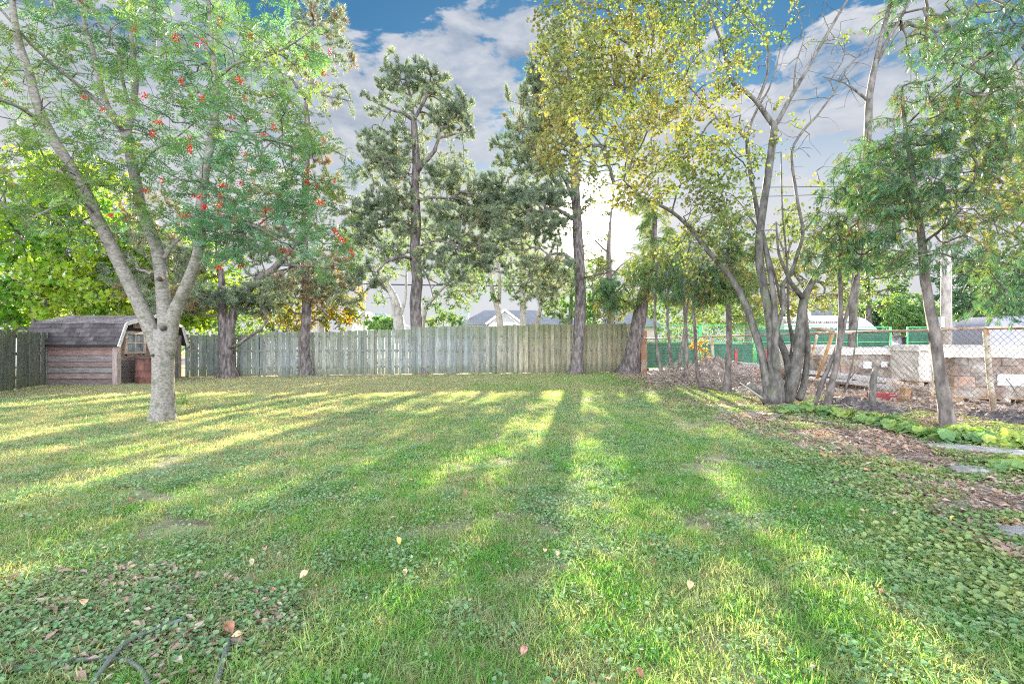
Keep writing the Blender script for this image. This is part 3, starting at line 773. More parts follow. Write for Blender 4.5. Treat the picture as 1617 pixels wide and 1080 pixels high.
pl = [(1248, 655, .20, 40, 'grey green leafy plant at the foot of the many-stemmed tree'), (1272, 650, .18, 30, 'low grey green plant just right of the many-stemmed tree'), (1296, 655, .2, 30, 'leafy plant at the base of the forked thin sapling'),
      (1318, 660, .22, 34, 'bright green round leaved plant right of the forked sapling'), (1345, 664, .2, 34, 'bluish leafy plant left of the pointed stake'), (1372, 668, .22, 40, 'yellow green leafy plant in front of the pointed stake'),
      (1405, 676, .25, 50, 'wide green plant before the dark soil mound'), (1428, 684, .18, 26, 'leafy plant just right of the widest green plant'), (1447, 690, .18, 30, 'small green plant left of the single cedar trunk'), (1478, 698, .2, 36, 'leafy plant at the foot of the single cedar trunk'),
      (1520, 694, .22, 46, 'yellow tinted leafy plant right of the single cedar trunk'), (1553, 700, .2, 40, 'large leaved plant at the head of the pale stone slab'), (1590, 706, .25, 50, 'large leaved plant at the right edge behind the slab'), (1600, 745, .2, 30, 'pale leafy plant in front of the stone slab at the right edge')]
for i, a in enumerate(pl): leafy(*a, seed=300 + i)
# weeds against the back fence
def weed(px, py, z, r, h, n, label, seed, mat='green_leaf'):
    random.seed(seed); c = G(px, py); mb = MB(); st = MB()
    for k in range(n):
        a = random.uniform(0, 2 * PI); q = r * math.sqrt(random.random()); p = Vector((q * math.cos(a), q * math.sin(a), random.uniform(.02, h)))
        d = rdir(); s = d.orthogonal().normalized(); leafquad(mb, p, d, s, .07, .04, random.random()); st.tube([(0, 0, 0), p * .9], .003, 3, False) if k % 5 == 0 else None
    root = empty('weed_clump', c, label, 'plant'); o = linkl('leaves', mb.mesh('leaves'), root, MT[mat]); o['kind'] = 'stuff'; linkl('stems', st.mesh('stems'), root, MT['twig'])
weed(494, 592, 0, .28, .35, 160, 'dark weed clump against the fence right of the second pine trunk', 1, 'dark_leaf')
weed(573, 589, 0, .42, .25, 240, 'dark green weed clump at the foot of the fence between two pines', 2, 'dark_leaf')
weed(757, 589, 0, .4, .16, 160, 'low weed clump at the fence foot below the far house', 3, 'dark_leaf')
weed(290, 640, 0, .12, .25, 40, 'thin weed growing beside the rowan trunk', 4)

# ------------------------------------------------------------------ wooden fences
MT['fence_board'] = None
def fence_board_mat():
    m, N, bs, out = new_mat('fence_board')
    co = N.n('ShaderNodeTexCoord').outputs['Object']; oi = N.n('ShaderNodeObjectInfo')
    off = N.vm('MULTIPLY', oi.outputs['Random'], (31, 17, 57)); v = N.vm('ADD', co, off)
    gr = N.sstep(N.noise(N.vm('MULTIPLY', v, (1, 1, .05)), 70, 5, .6), .3, .7)
    st = N.sstep(N.noise(N.vm('MULTIPLY', v, (1, 1, .35)), 5, 5, .6), .35, .7)
    base = N.mix(gr, (.145, .15, .14), (.33, .34, .325))
    base = N.mix(1.0, base, oi.outputs['Color'], 'MULTIPLY')
    base = N.mix(N.m('MULTIPLY', st, .35), base, (.17, .18, .12))
    sp = N.n('ShaderNodeSeparateXYZ'); N.l(co, sp.inputs[0])
    # algae at the top, damp at the bottom
    top = N.sstep(N.m('ADD', sp.outputs[2], N.m('MULTIPLY', st, .5)), 1.25, 2.1); N_ = N.m('MULTIPLY', top, N.m('MULTIPLY_ADD', oi.outputs['Random'], .5, .3))
    base = N.mix(N_, base, (.14, .18, .085))
    bot = N.sstep(N.m('ADD', sp.outputs[2], N.m('MULTIPLY', st, -.25)), .30, -.05)
    base = N.mix(N.m('MULTIPLY', bot, .55), base, (.10, .12, .06))
    kn = N.sstep(N.noise(N.vm('MULTIPLY', v, (1, 1, .6)), 16, 2, .4), .69, .74); base = N.mix(N.m('MULTIPLY', kn, .7), base, (.07, .06, .05))
    N.l(base, bs.inputs['Base Color']); bs.inputs['Roughness'].default_value = .9
    bp = N.n('ShaderNodeBump'); bp.inputs['Strength'].default_value = .5; bp.inputs['Distance'].default_value = .006; N.l(gr, bp.inputs['Height']); N.l(bp.outputs[0], bs.inputs['Normal'])
    return m
MT['fence_board'] = fence_board_mat()
def board_mesh(w, h, t=.019):
    mb = MB(); j = .004
    mb.add([(-w / 2, 0, 0), (w / 2, 0, 0), (w / 2, t, 0), (-w / 2, t, 0), (-w / 2 + j, 0, h), (w / 2 - j, 0, h - .006), (w / 2 - j, t, h - .006), (-w / 2 + j, t, h)],
           [(3, 2, 1, 0), (4, 5, 6, 7), (0, 1, 5, 4), (1, 2, 6, 5), (2, 3, 7, 6), (3, 0, 4, 7)])
    return mb.mesh('fence_board')
def wood_fence(a, b, hfun, pitch, w, depth, label, gapfun=None, post=2.4, colf=None, seed=5, rails=True):
    random.seed(seed)
    a = Vector((a[0], a[1], 0)); b = Vector((b[0], b[1], 0)); L_ = (b - a).length; d = (b - a).normalized(); ang = math.atan2(d.y, d.x); nrm = Vector((-d.y, d.x, 0))
    root = empty('wooden_fence', a, label, 'fence', None, ang)
    cache = {}; s = .05; i = 0
    while s < L_ - .05:
        ww = w * (1.06 if s / L_ < .46 else 1.18) * random.uniform(.93, 1.07); h = hfun(s / L_)
        key = (round(ww, 2), round(h, 1)); hh = h + random.uniform(-.018, .012)
        if key not in cache: cache[key] = board_mesh(key[0], 1.0)
        proud = (i % 2 == 0)
        dep = (0 if proud else depth) + random.uniform(-.004, .004)
        o = bpy.data.objects.new('fence_board', cache[key]); COL.objects.link(o); o.parent = root
        if not cache[key].materials: cache[key].materials.append(MT['fence_board'])
        o.location = (s, dep, .03 + random.uniform(-.015, .015)); o.scale = (1, 1, 1)
        # the mesh is one metre tall: use real heights
        me = cache.get((key[0], 'h', round(hh, 2)))
        if me is None:
            me = board_mesh(key[0], hh); me.materials.append(MT['fence_board']); cache[(key[0], 'h', round(hh, 2))] = me
        o.data = me; o.rotation_euler = (random.gauss(0, .006), random.gauss(0, .006), random.gauss(0, .01))
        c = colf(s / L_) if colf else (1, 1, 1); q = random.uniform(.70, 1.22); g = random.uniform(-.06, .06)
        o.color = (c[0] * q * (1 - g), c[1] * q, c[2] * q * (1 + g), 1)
        p = pitch(s / L_) if callable(pitch) else pitch
        s += p * random.uniform(.92, 1.08); i += 1
    if rails:
        for z in (.28, .9, 1.45):
            k = 0
            while k * post < L_:
                x0 = k * post; x1 = min(L_, x0 + post - .01); mb = MB(); zz = min(z, hfun((x0 + x1) / 2 / L_) - .15)
                mb.box((x0 + .01, .024, zz), (x1, .062, zz + .085)); o = linkl('rail', mb.mesh('rail'), root, MT['fence_board']); o.color = (.8, .8, .75, 1); k += 1
        k = 0
        while k * post <= L_:
            h = hfun(min(1, k * post / L_)) + random.uniform(.02, .09); mb = MB(); mb.box((k * post - .05, .11, -.1), (k * post + .05, .205, h))
            o = linkl('post', mb.mesh('post'), root, MT['fence_board']); o.color = (.55, .62, .45, 1); k += 1
    return root
def hf(t):
    for e, h in ((.155, 1.50), (.30, 1.62), (.375, 1.68), (.46, 1.74), (.52, 1.83), (.655, 1.87), (.735, 1.93), (.87, 1.98), (1.01, 2.03)):
        if t < e: return h
    return 2.03
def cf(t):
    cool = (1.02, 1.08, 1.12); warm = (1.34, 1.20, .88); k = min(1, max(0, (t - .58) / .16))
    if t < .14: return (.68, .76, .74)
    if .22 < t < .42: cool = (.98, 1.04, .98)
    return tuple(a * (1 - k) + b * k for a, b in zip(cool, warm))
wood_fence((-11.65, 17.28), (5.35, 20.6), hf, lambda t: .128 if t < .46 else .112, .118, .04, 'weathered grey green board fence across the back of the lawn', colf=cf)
wood_fence((-11.35, 9.2), (-13.75, 14.7), lambda t: 1.5, .165, .15, .02, 'dark mossy board fence on the far left beside the shed', colf=lambda t: (.50, .54, .46), post=2.1, seed=9)
# scrap board lying at the foot of the fence
mb = MB(); mb.bar(P(440, 593, 17.2) * 1, P(640, 592, 18.3), .08, .05); o = mb.build('loose_plank', MT['fence_board']); o.location.z += -(P(440, 593, 17.2).z) + .05; o.color = (.7, .72, .6, 1)
tag(o, 'long weathered plank lying at the foot of the back fence', 'plank')

# end post, painted and flaking
ep = surf('flaking_paint', [(.24, .20, .09), (.45, .40, .33), (.33, .14, .08), (.40, .22, .12)], 3.2, (1, 1, .6), bump=.6, bscale=22)
eroot = empty('end_post', (5.52, 20.3, 0), 'flaking brown and cream gate post at the right end of the board fence', 'post')
mb = MB(); mb.box((-.13, -.06, -.05), (.13, .06, 1.75)); o = linkl('post_board', mb.mesh('post_board'), eroot, ep)
mb = MB(); mb.box((-.2, -.02, -.05), (-.135, .05, 1.95)); linkl('trim_strip', mb.mesh('trim_strip'), eroot, MT['brown_bark'])
mb = MB(); mb.box((-.12, -.075, .55), (.12, -.062, 1.05)); linkl('hatch', mb.mesh('hatch'), eroot, surf('rust_board', [(.34, .16, .09), (.42, .24, .15)], 6))

# ------------------------------------------------------------------ shed
sd = empty('garden_shed', (-11.5, 14.1, 0), 'small weathered red board shed with dark shingled barn roof', 'shed', None, R(2))
wm = surf('shed_board', [(.13, .09, .083), (.20, .158, .148), (.27, .24, .225)], 3.5, (1.2, 14, 14), bump=.6, bscale=24, objcol=True, rnd=.25, bdist=.012, speck=(12, .62, (.24, .22, .21)))
wm2 = surf('shed_trim', [(.25, .21, .19), (.38, .33, .30)], 4, (5, 5, 1), bump=.4, objcol=True, rnd=.2)
shm = surf('shingle', [(.026, .023, .024), (.048, .042, .043), (.078, .069, .066)], 5, bump=.5, bscale=90, objcol=True, rnd=.35, bdist=.006, speck=(120, .58, (.10, .09, .095)))
dk = surf('shed_inside', [(.02, .018, .016), (.03, .028, .025)], 4, bump=0)
def sbox(name, lo, hi, mat, color=None, rot=None, bev=0, parent=sd):
    mb = MB(); c = [(a + b) / 2 for a, b in zip(lo, hi)]; h = [(b - a) / 2 for a, b in zip(lo, hi)]
    mb.box((-h[0], -h[1], -h[2]), (h[0], h[1], h[2])); me = mb.mesh(name)
    if bev: bevel_mesh(me, bev, 1)
    o = linkl(name, me, parent, mat); o.location = c
    if rot: o.rotation_euler = rot
    if color: o.color = (*color, 1)
    return o
LW, GW = 2.46, 2.85       # long side, gable side; local x runs to the left (negative)
random.seed(4)
# dark core just inside the cladding
mb = MB(); prof = [(0.02, 0), (0.02, 1.18), (.2, 1.76), (GW / 2, 2.03), (GW - .2, 1.76), (GW - .02, 1.18), (GW - .02, 0)]
vs = [(-.03, y, z) for y, z in prof] + [(-LW + .03, y, z) for y, z in prof]; n = len(prof)
mb.add(vs, [tuple(range(n)), tuple(reversed(range(n, 2 * n)))] + [(i, i + n, (i + 1) % n + n, (i + 1) % n) for i in range(n)])
linkl('inner_wall', mb.mesh('inner_wall'), sd, dk)
# lapped boards on the long side
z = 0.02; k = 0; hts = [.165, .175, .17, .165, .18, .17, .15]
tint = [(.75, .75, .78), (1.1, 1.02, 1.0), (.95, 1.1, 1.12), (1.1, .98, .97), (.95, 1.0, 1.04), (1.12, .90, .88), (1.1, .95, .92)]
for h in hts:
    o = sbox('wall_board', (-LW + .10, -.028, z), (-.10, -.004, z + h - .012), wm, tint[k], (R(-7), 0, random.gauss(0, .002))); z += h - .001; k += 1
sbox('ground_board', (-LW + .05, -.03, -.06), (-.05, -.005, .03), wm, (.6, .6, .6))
sbox('corner_board', (-LW, -.045, -.02), (-LW + .105, -.002, 1.2), wm2, (1.1, 1.05, 1.0))
sbox('corner_board', (-.105, -.045, .02), (.0, -.002, 1.2), wm2, (1.1, 1.05, 1.05))
sbox('corner_board', (.002, -.045, .02), (.03, .11, 1.2), wm2, (1.0, .95, .9))
# gable boards
rows = []
z = 0.03
while z < 2.0:
    h = .165
    def ylim(zz):
        zz = max(0, zz)
        pr = [(0.0, 0.02), (1.18, .02), (1.76, .2), (2.03, GW / 2)]
        for (z0, y0), (z1, y1) in zip(pr, pr[1:]):
            if zz <= z1: return y0 + (y1 - y0) * (zz - z0) / (z1 - z0)
        return GW / 2
    y0 = max(ylim(z + h), .11 if z < 1.1 else 0) + .01; y1 = GW - ylim(z + h) - .01
    segs = [(y0, y1)]
    if z + h > .92 and z < 1.56: segs = [(y0, .27), (1.06, 1.55)]     # window opening
    elif z < 1.6: segs = [(y0, 1.55)]
    for (a, b) in segs:
        if b - a > .05:
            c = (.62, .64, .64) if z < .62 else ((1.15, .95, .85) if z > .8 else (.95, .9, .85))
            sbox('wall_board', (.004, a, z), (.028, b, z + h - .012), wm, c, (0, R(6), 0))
    z += h
# window
wn = sbox('window', (.03, .30, .96), (.034, 1.0, 1.50), surf('window_glass', [(.10, .12, .13), (.22, .25, .26)], 3, rough=.15, bump=0, spec=.8))
for nm, lo, hi in (('frame_post', (-.01, -.42, -.33), (.03, -.34, .33)), ('frame_post', (-.01, .34, -.33), (.03, .42, .33)), ('frame_head', (-.01, -.34, .26), (.032, .34, .33)), ('frame_sill', (-.01, -.34, -.33), (.04, .34, -.26)),
                   ('glazing_bar', (.0, -.34, -.012), (.022, .34, .012)), ('glazing_bar', (.0, -.012, -.26), (.024, .012, .26))):
    mb = MB(); mb.box(lo, hi); o = linkl(nm, mb.mesh(nm), wn, wm2); o.color = (1.15, 1.05, .95, 1)
sbox('window_apron', (.03, .34, .78), (.045, .98, .90), wm, (1.1, .95, .85)); sbox('window_apron', (.03, 1.02, .82), (.044, 1.38, .93), wm, (1.1, .95, .85))
sbox('window_hood', (.03, .3, 1.53), (.05, 1.06, 1.58), wm2, (1.0, .9, .8))
# vertical boarded door
dr = sbox('door', (.0, 1.62, .02), (.02, 2.62, 1.72), dk)
for k in range(7):
    mb = MB(); mb.box((.0, -.5 + k * .143 + .004, -.85), (.026 + .006 * (k % 2), -.5 + (k + 1) * .143 - .004, .82)); o = linkl('door_board', mb.mesh('door_board'), dr, MT['fence_board']); q = random.uniform(.6, .95); o.color = (q, q * .95, q * .95, 1)
for zz in (-.5, .35):
    mb = MB(); mb.box((.034, -.48, zz), (.04, -.1, zz + .03)); linkl('hinge', mb.mesh('hinge'), dr, MT['twig'])
mb = MB(); mb.bar((.05, -.05, -.5), (.05, .42, -.3), .03, .02); mb.bar((.05, .02, -.2), (.05, .30, -.62), .03, .02); linkl('brace', mb.mesh('brace'), dr, wm2)
sbox('door_post', (.01, 2.66, 0), (.05, 2.80, 1.5), wm2, (.7, .62, .6))
# roof: shingles, one course after another, on four slopes
def slope(p0, p1, x0, x1, nc, exposure_w=.30, th=.012, tintk=1):
    """p0 = lower edge (y,z), p1 = upper edge; shingles from lower to upper"""
    a = Vector((0, p0[0], p0[1])); b = Vector((0, p1[0], p1[1])); d = (b - a); L_ = d.length; d.normalize(); nr = Vector((0, -d.z, d.y));
    if nr.z < 0: nr = -nr
    dk_ = MB(); dk_.add([(x0, a.y, a.z), (x1, a.y, a.z), (x1, b.y, b.z), (x0, b.y, b.z)] + [(x0, a.y - nr.y * .03, a.z - nr.z * .03), (x1, a.y - nr.y * .03, a.z - nr.z * .03), (x1, b.y - nr.y * .03, b.z - nr.z * .03), (x0, b.y - nr.y * .03, b.z - nr.z * .03)],
                         [(0, 1, 2, 3), (7, 6, 5, 4), (0, 4, 5, 1), (1, 5, 6, 2), (2, 6, 7, 3), (3, 7, 4, 0)])
    rf = linkl('roof', dk_.mesh('roof'), sd, dk)
    ex = L_ / nc
    for r in range(nc):
        x = x0 - (exposure_w * .5 if r % 2 else 0)
        while x < x1:
            xa = max(x0 - .015, x + .004); xb_ = min(x1 + .01, x + exposure_w - .004)
            if xb_ - xa > .03:
                q0 = a + d * (ex * r - .012) + nr * (th + .004); q1 = a + d * min(L_, ex * (r + 1) + .03) + nr * .004
                mb = MB(); jz = random.uniform(0, .005)
                mb.add([(xa, q0.y + nr.y * jz, q0.z + nr.z * jz), (xb_, q0.y + nr.y * jz, q0.z + nr.z * jz), (xb_, q1.y, q1.z), (xa, q1.y, q1.z),
                        (xa, q0.y - nr.y * th, q0.z - nr.z * th), (xb_, q0.y - nr.y * th, q0.z - nr.z * th)], [(0, 1, 2, 3), (1, 0, 4, 5), (0, 3, 4), (1, 5, 2)])
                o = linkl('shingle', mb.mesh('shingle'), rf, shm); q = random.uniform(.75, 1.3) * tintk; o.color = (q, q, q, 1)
            x += exposure_w
XL, XR = -LW - .12, .14
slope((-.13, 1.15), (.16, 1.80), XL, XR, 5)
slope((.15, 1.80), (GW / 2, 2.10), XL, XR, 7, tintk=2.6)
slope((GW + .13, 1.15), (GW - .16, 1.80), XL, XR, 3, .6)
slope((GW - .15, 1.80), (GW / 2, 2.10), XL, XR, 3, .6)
for (ya, za, yb, zb) in ((-.15, 1.12, .15, 1.80), (.15, 1.80, GW / 2, 2.10), (GW / 2, 2.10, GW - .15, 1.80), (GW - .15, 1.80, GW + .15, 1.12)):
    mb = MB(); mb.bar((XR + .012, ya, za - .02), (XR + .012, yb, zb - .02), .02, .09, up=Vector((1, 0, 0))); 
    mb2 = MB(); dd = Vector((0, yb - ya, zb - za)).normalized(); nn = Vector((0, -dd.z, dd.y)) * .05
    p0 = Vector((XR + .012, ya, za - .01)); p1 = Vector((XR + .012, yb, zb - .01)); ex_ = Vector((.012, 0, 0))
    mb2.add([p0 - ex_ - nn, p0 + ex_ - nn, p0 + ex_ + nn, p0 - ex_ + nn, p1 - ex_ - nn, p1 + ex_ - nn, p1 + ex_ + nn, p1 - ex_ + nn], [(0, 1, 2, 3), (7, 6, 5, 4), (1, 0, 4, 5), (2, 1, 5, 6), (3, 2, 6, 7), (0, 3, 7, 4)])
    o = linkl('barge_board', mb2.mesh('barge_board'), sd, surf('barge_paint', [(.52, .50, .47), (.66, .64, .60)], 5)); 
mb = MB(); mb.bar((XL, -.14, 1.155), (XR, -.14, 1.155), .02, .05); linkl('drip_edge', mb.mesh('drip_edge'), sd, dk)

# barrel
br = empty('rusty_barrel', (-10.95, 14.5, 0), 'rusty red open barrel under the shed window', 'barrel')
mb = MB(); pr = [(0, .25), (.04, .27), (.2, .27), (.22, .282), (.24, .27), (.42, .272), (.44, .284), (.46, .272), (.64, .268), (.68, .262), (.74, .275), (.78, .285)]
b0 = len(mb.v); S = 28
for (z, r) in pr:
    for k in range(S): mb.v.append((r * math.cos(2 * PI * k / S), r * math.sin(2 * PI * k / S), z)); mb.a.append(.5)
for i in range(len(pr) - 1):
    for k in range(S): mb.f.append((i * S + k, i * S + (k + 1) % S, (i + 1) * S + (k + 1) % S, (i + 1) * S + k))
linkl('drum', mb.mesh('drum', True), br, surf('rust_drum', [(.06, .028, .024), (.13, .055, .045), (.19, .09, .07)], 6, (1, 1, .5), rough=.7, bump=.4))
mb = MB(); mb.tube([(0, 0, .77), (0, 0, .82)], .30, 28); linkl('rim', mb.mesh('rim', False), br, surf('drum_rim', [(.05, .04, .04), (.10, .08, .07)], 8))
mb = MB()
for k in range(40):
    a = random.uniform(0, 6.28); mb.bar((.1 * math.cos(a), .1 * math.sin(a), .78), (.24 * math.cos(a + .5), .24 * math.sin(a + .5), .80 + random.uniform(.02, .1)), .02, .008)

# ------------------------------------------------------------------ chain link fence
rust = surf('rusty_pipe', [(.24, .15, .11), (.40, .28, .22), (.50, .42, .38)], 9, (1, 1, 1), rough=.75, bump=.5, coord='World', speck=(14, .6, (.30, .12, .05)))
wire = surf('fence_wire', [(.07, .055, .045), (.16, .135, .115)], 3, rough=.95, spec=.03, bump=0, coord='World', speck=(5, .62, (.36, .33, .29)))
lich = surf('lichen_pipe', [(.26, .22, .17), (.45, .40, .32), (.62, .58, .48)], 6, (1, 1, .7), rough=.9, bump=.7, bscale=20, speck=(10, .58, (.46, .24, .10)))
A0 = Vector((5.62, 20.2, 0)); 
def fpt(y): return Vector((fence_x(y), y, 0))
cl = empty('chain_link_fence', fpt(8.04), 'rusty chain link fence with pipe top rail along the right side', 'fence')
ytops = [(20.2, 1.40), (15.0, 1.43), (11.0, 1.46), (8.04, 1.46), (6.2, 1.44)]
for (ya, za), (yb, zb) in zip(ytops, ytops[1:]):
    mb = MB(); q = [fpt(ya) + Vector((0, 0, za)), (fpt(ya) + fpt(yb)) / 2 + Vector((0, 0, (za + zb) / 2 - .012)), fpt(yb) + Vector((0, 0, zb))]; mb.tube(q, .025, 10); mb.build('top_rail', rust, cl, True)
for y, zt, off in ((15.0, 1.42, 0), (8.04, 1.44, -.22), (19.8, 1.4, 0)):
    mb = MB(); b = fpt(y) + Vector((-off * .0, 0, 0)); mb.tube([b + Vector((.12, -.05, -.1)), b + Vector((.05, -.02, .6)), b + Vector((0, 0, zt))], .042, 12, True, .06); mb.build('post', lich, cl, True)
# woven mesh: zig-zag wires
mb = MB(); cell = .098; nz_ = 14; s = 0; y = 20.0; dirv = (fpt(7) - fpt(8)).normalized(); Lf = (fpt(5.6) - fpt(20.0)).length; st0 = fpt(20.0); i = 0
nrm_ = Vector((-dirv.y, dirv.x, 0))
def ztop(sv):
    yy = 20.0 + dirv.y * sv; return float(np.interp(yy, [6.2, 8.04, 11, 15, 20.2], [1.44, 1.46, 1.46, 1.43, 1.40])) - .01
while s < Lf:
    pts = []; zt = ztop(s); ch = zt / nz_
    for k in range(nz_ * 2 + 1):
        sx_ = s + (cell * .5 if (k % 2) else 0) + (.015 * math.sin(s * 2.1 + k * .25)); bulge = .03 * math.sin(s * 1.3) * math.sin(k / (nz_ * 2) * PI) + (.004 if (i % 2) else -.004)
        pts.append(st0 + dirv * sx_ + nrm_ * bulge + Vector((0, 0, zt - k * ch * .5 + .02 - 0.0)))
    wr_ = .0034
    mb.tube(pts, wr_, 3, False)
    # mirrored wire closes the diamonds
    pts2 = [p - dirv * (cell * .5 if (k % 2) else 0) * 2 for k, p in enumerate(pts)]
    mb.tube(pts2, wr_, 3, False)
    s += cell; i += 1
o = mb.build('wire_mesh', wire, cl); o['kind'] = 'stuff'
mb = MB()
for k in range(46):
    yy = 19 - k * .28; p = fpt(yy) + Vector((0, 0, float(np.interp(yy, [6.2, 8.04, 11, 15, 20.2], [1.44, 1.46, 1.46, 1.43, 1.40]))))
    mb.tube([p + nrm_ * .03 + Vector((0, 0, -.03)), p + Vector((0, 0, .03)) + dirv * .02, p - nrm_ * .03 + dirv * .05 + Vector((0, 0, -.02))], .004, 4)
mb.build('tie_wires', surf('pale_tie', [(.5, .42, .32), (.62, .55, .45)], 8, bump=0), cl)
# extra rusty pipes leaning in the fence
def pipe(a, b, r, label, mat=rust, name='rusty_pipe', cat='pipe'):
    mb = MB(); a = Vector(a); b = Vector(b); mb.tube([a, (a + b) / 2 + Vector((.01, 0, .01)), b], r, 10); o = mb.build(name, mat, None, True); tag(o, label, cat); return o
orust = surf('orange_rust', [(.30, .13, .05), (.50, .28, .13), (.52, .40, .28)], 5, bump=.5, coord='World', bscale=20)
pipe(P(1290, 597, 10.9), P(1315, 527, 10.3), .036, 'orange rusty pipe leaning left of the forked sapling', orust)
pipe(P(1276, 580, 11.2), P(1290, 530, 10.8), .030, 'shorter mottled pipe leaning beside the orange rusty pipe', lich)
pipe(P(1272, 527, 10.4), P(1345, 526, 9.9), .026, 'second rusty pipe tied below the top rail', rust)
pipe(P(1282, 518, 10.3), P(1318, 523, 9.9), .030, 'short broken yellowish pipe lying on the top rail', lich)

# ------------------------------------------------------------------ green site fence
gm = surf('green_paint', [(.08, .46, .18), (.12, .58, .25)], 4, rough=.5, bump=0, objcol=True); gw = surf('green_wire', [(.12, .36, .22), (.18, .44, .28)], 4, rough=.5, bump=0)
cloth = surf('green_cloth', [(.02, .085, .065), (.035, .12, .09), (.05, .15, .11)], 2.0, (1, 1, 2), rough=.85, bump=.6, bscale=6, bdist=.05, rnd=.3)
def gpanel(a, b, h, clothtop, label, bright=1.0, clothbot=.08, wires=True, broken=False):
    a = Vector(a); b = Vector(b); L_ = (b - a).length; ang = math.atan2((b - a).y, (b - a).x)
    r = empty('site_fence_panel', a, label, 'fence panel', 'green site fence panels', ang)
    for (nm, p, q) in (('upright', (0, 0, 0), (0, 0, h)), ('upright', (L_ - .06, 0, 0), (L_ - .06, 0, h)), ('frame_bar', (0, 0, h), (L_ - .06, 0, h)), ('frame_bar', (0, 0, .1), (L_ - .06, 0, .1)), ('frame_bar', (0, 0, h * .62), (L_ - .06, 0, h * .62))):
        mb = MB(); mb.tube([p, q], .042 if nm == 'upright' else .02, 8); o = linkl(nm, mb.mesh(nm, True), r, gm); o.color = (bright * .9, bright, bright * .9, 1)
    if wires:
        mb = MB(); n = int(L_ / .06)
        for k in range(1, n): mb.bar((k * .06, .012, .1), (k * .06, .012, h), .005, .005)
        for k in range(1, int(h / .12)): mb.bar((0, .018, k * .12 + .1), (L_ - .06, .018, k * .12 + .1), .005, .005)
        o = linkl('wire_grid', mb.mesh('wire_grid'), r, gw); o['kind'] = 'stuff'
    if clothtop > 0:
        mb = MB(); n = 24; vs = []; 
        for j in (0, 1, 2, 3, 4):
            for k in range(n + 1):
                t = k / n; z = clothbot + (clothtop - clothbot) * j / 4; vs.append((.03 + t * (L_ - .12), .05 + .02 * math.sin(t * 19 + j) , z))
        fs = [(j * (n + 1) + k, j * (n + 1) + k + 1, (j + 1) * (n + 1) + k + 1, (j + 1) * (n + 1) + k) for j in range(4) for k in range(n)]
        mb.add(vs, fs); b0 = len(mb.v); mb.add([(x, y + .006, z) for x, y, z in vs], [tuple(reversed(f)) for f in fs]); linkl('shade_cloth', mb.mesh('shade_cloth', True), r, cloth)
    for t in (0.0, L_ - .06):
        mb = MB(); mb.box((t - .1, -.3, 0), (t + .1, .3, .09)); linkl('foot', mb.mesh('foot'), r, dk)
ga = Vector((6.0, 22.0, 0)); gb = Vector((25.5, 26.6, 0)); gd = (gb - ga).normalized()
labs = ['leftmost green site panel beside the flaking post', 'green panel with cloth behind the thin cedar trunks', 'green panel behind the left stems of the many-stemmed tree', 'green clothed panel in front of the lettered white van', 'green panel just left of the opening with the silver car', None, 'bright green framed panel right of the silver car', 'green panel with thick upright behind the rusty post']
seg = [(0, 2.9, 1.25), (2.95, 5.9, 1.2), (5.95, 8.9, 1.9), (8.95, 11.9, 1.95), (11.95, 14.2, 1.95), None, (15.25, 17.2, 1.95), (17.25, 19.3, 1.95)]
for s_, lb in zip(seg, labs):
    if s_: gpanel(ga + gd * s_[0], ga + gd * s_[1], 2.08, s_[2], lb, 1.0 if s_[0] < 11 else 1.25)
pipe(ga + gd * 19.8 + Vector((-.1, -1.2, 0)), ga + gd * 19.7 + Vector((-.25, -1.2, 2.0)), .03, 'thin red stake in front of the silver van', surf('red_paint', [(.45, .03, .06), (.55, .08, .10)], 4, bump=0), 'red_stake', 'stake')

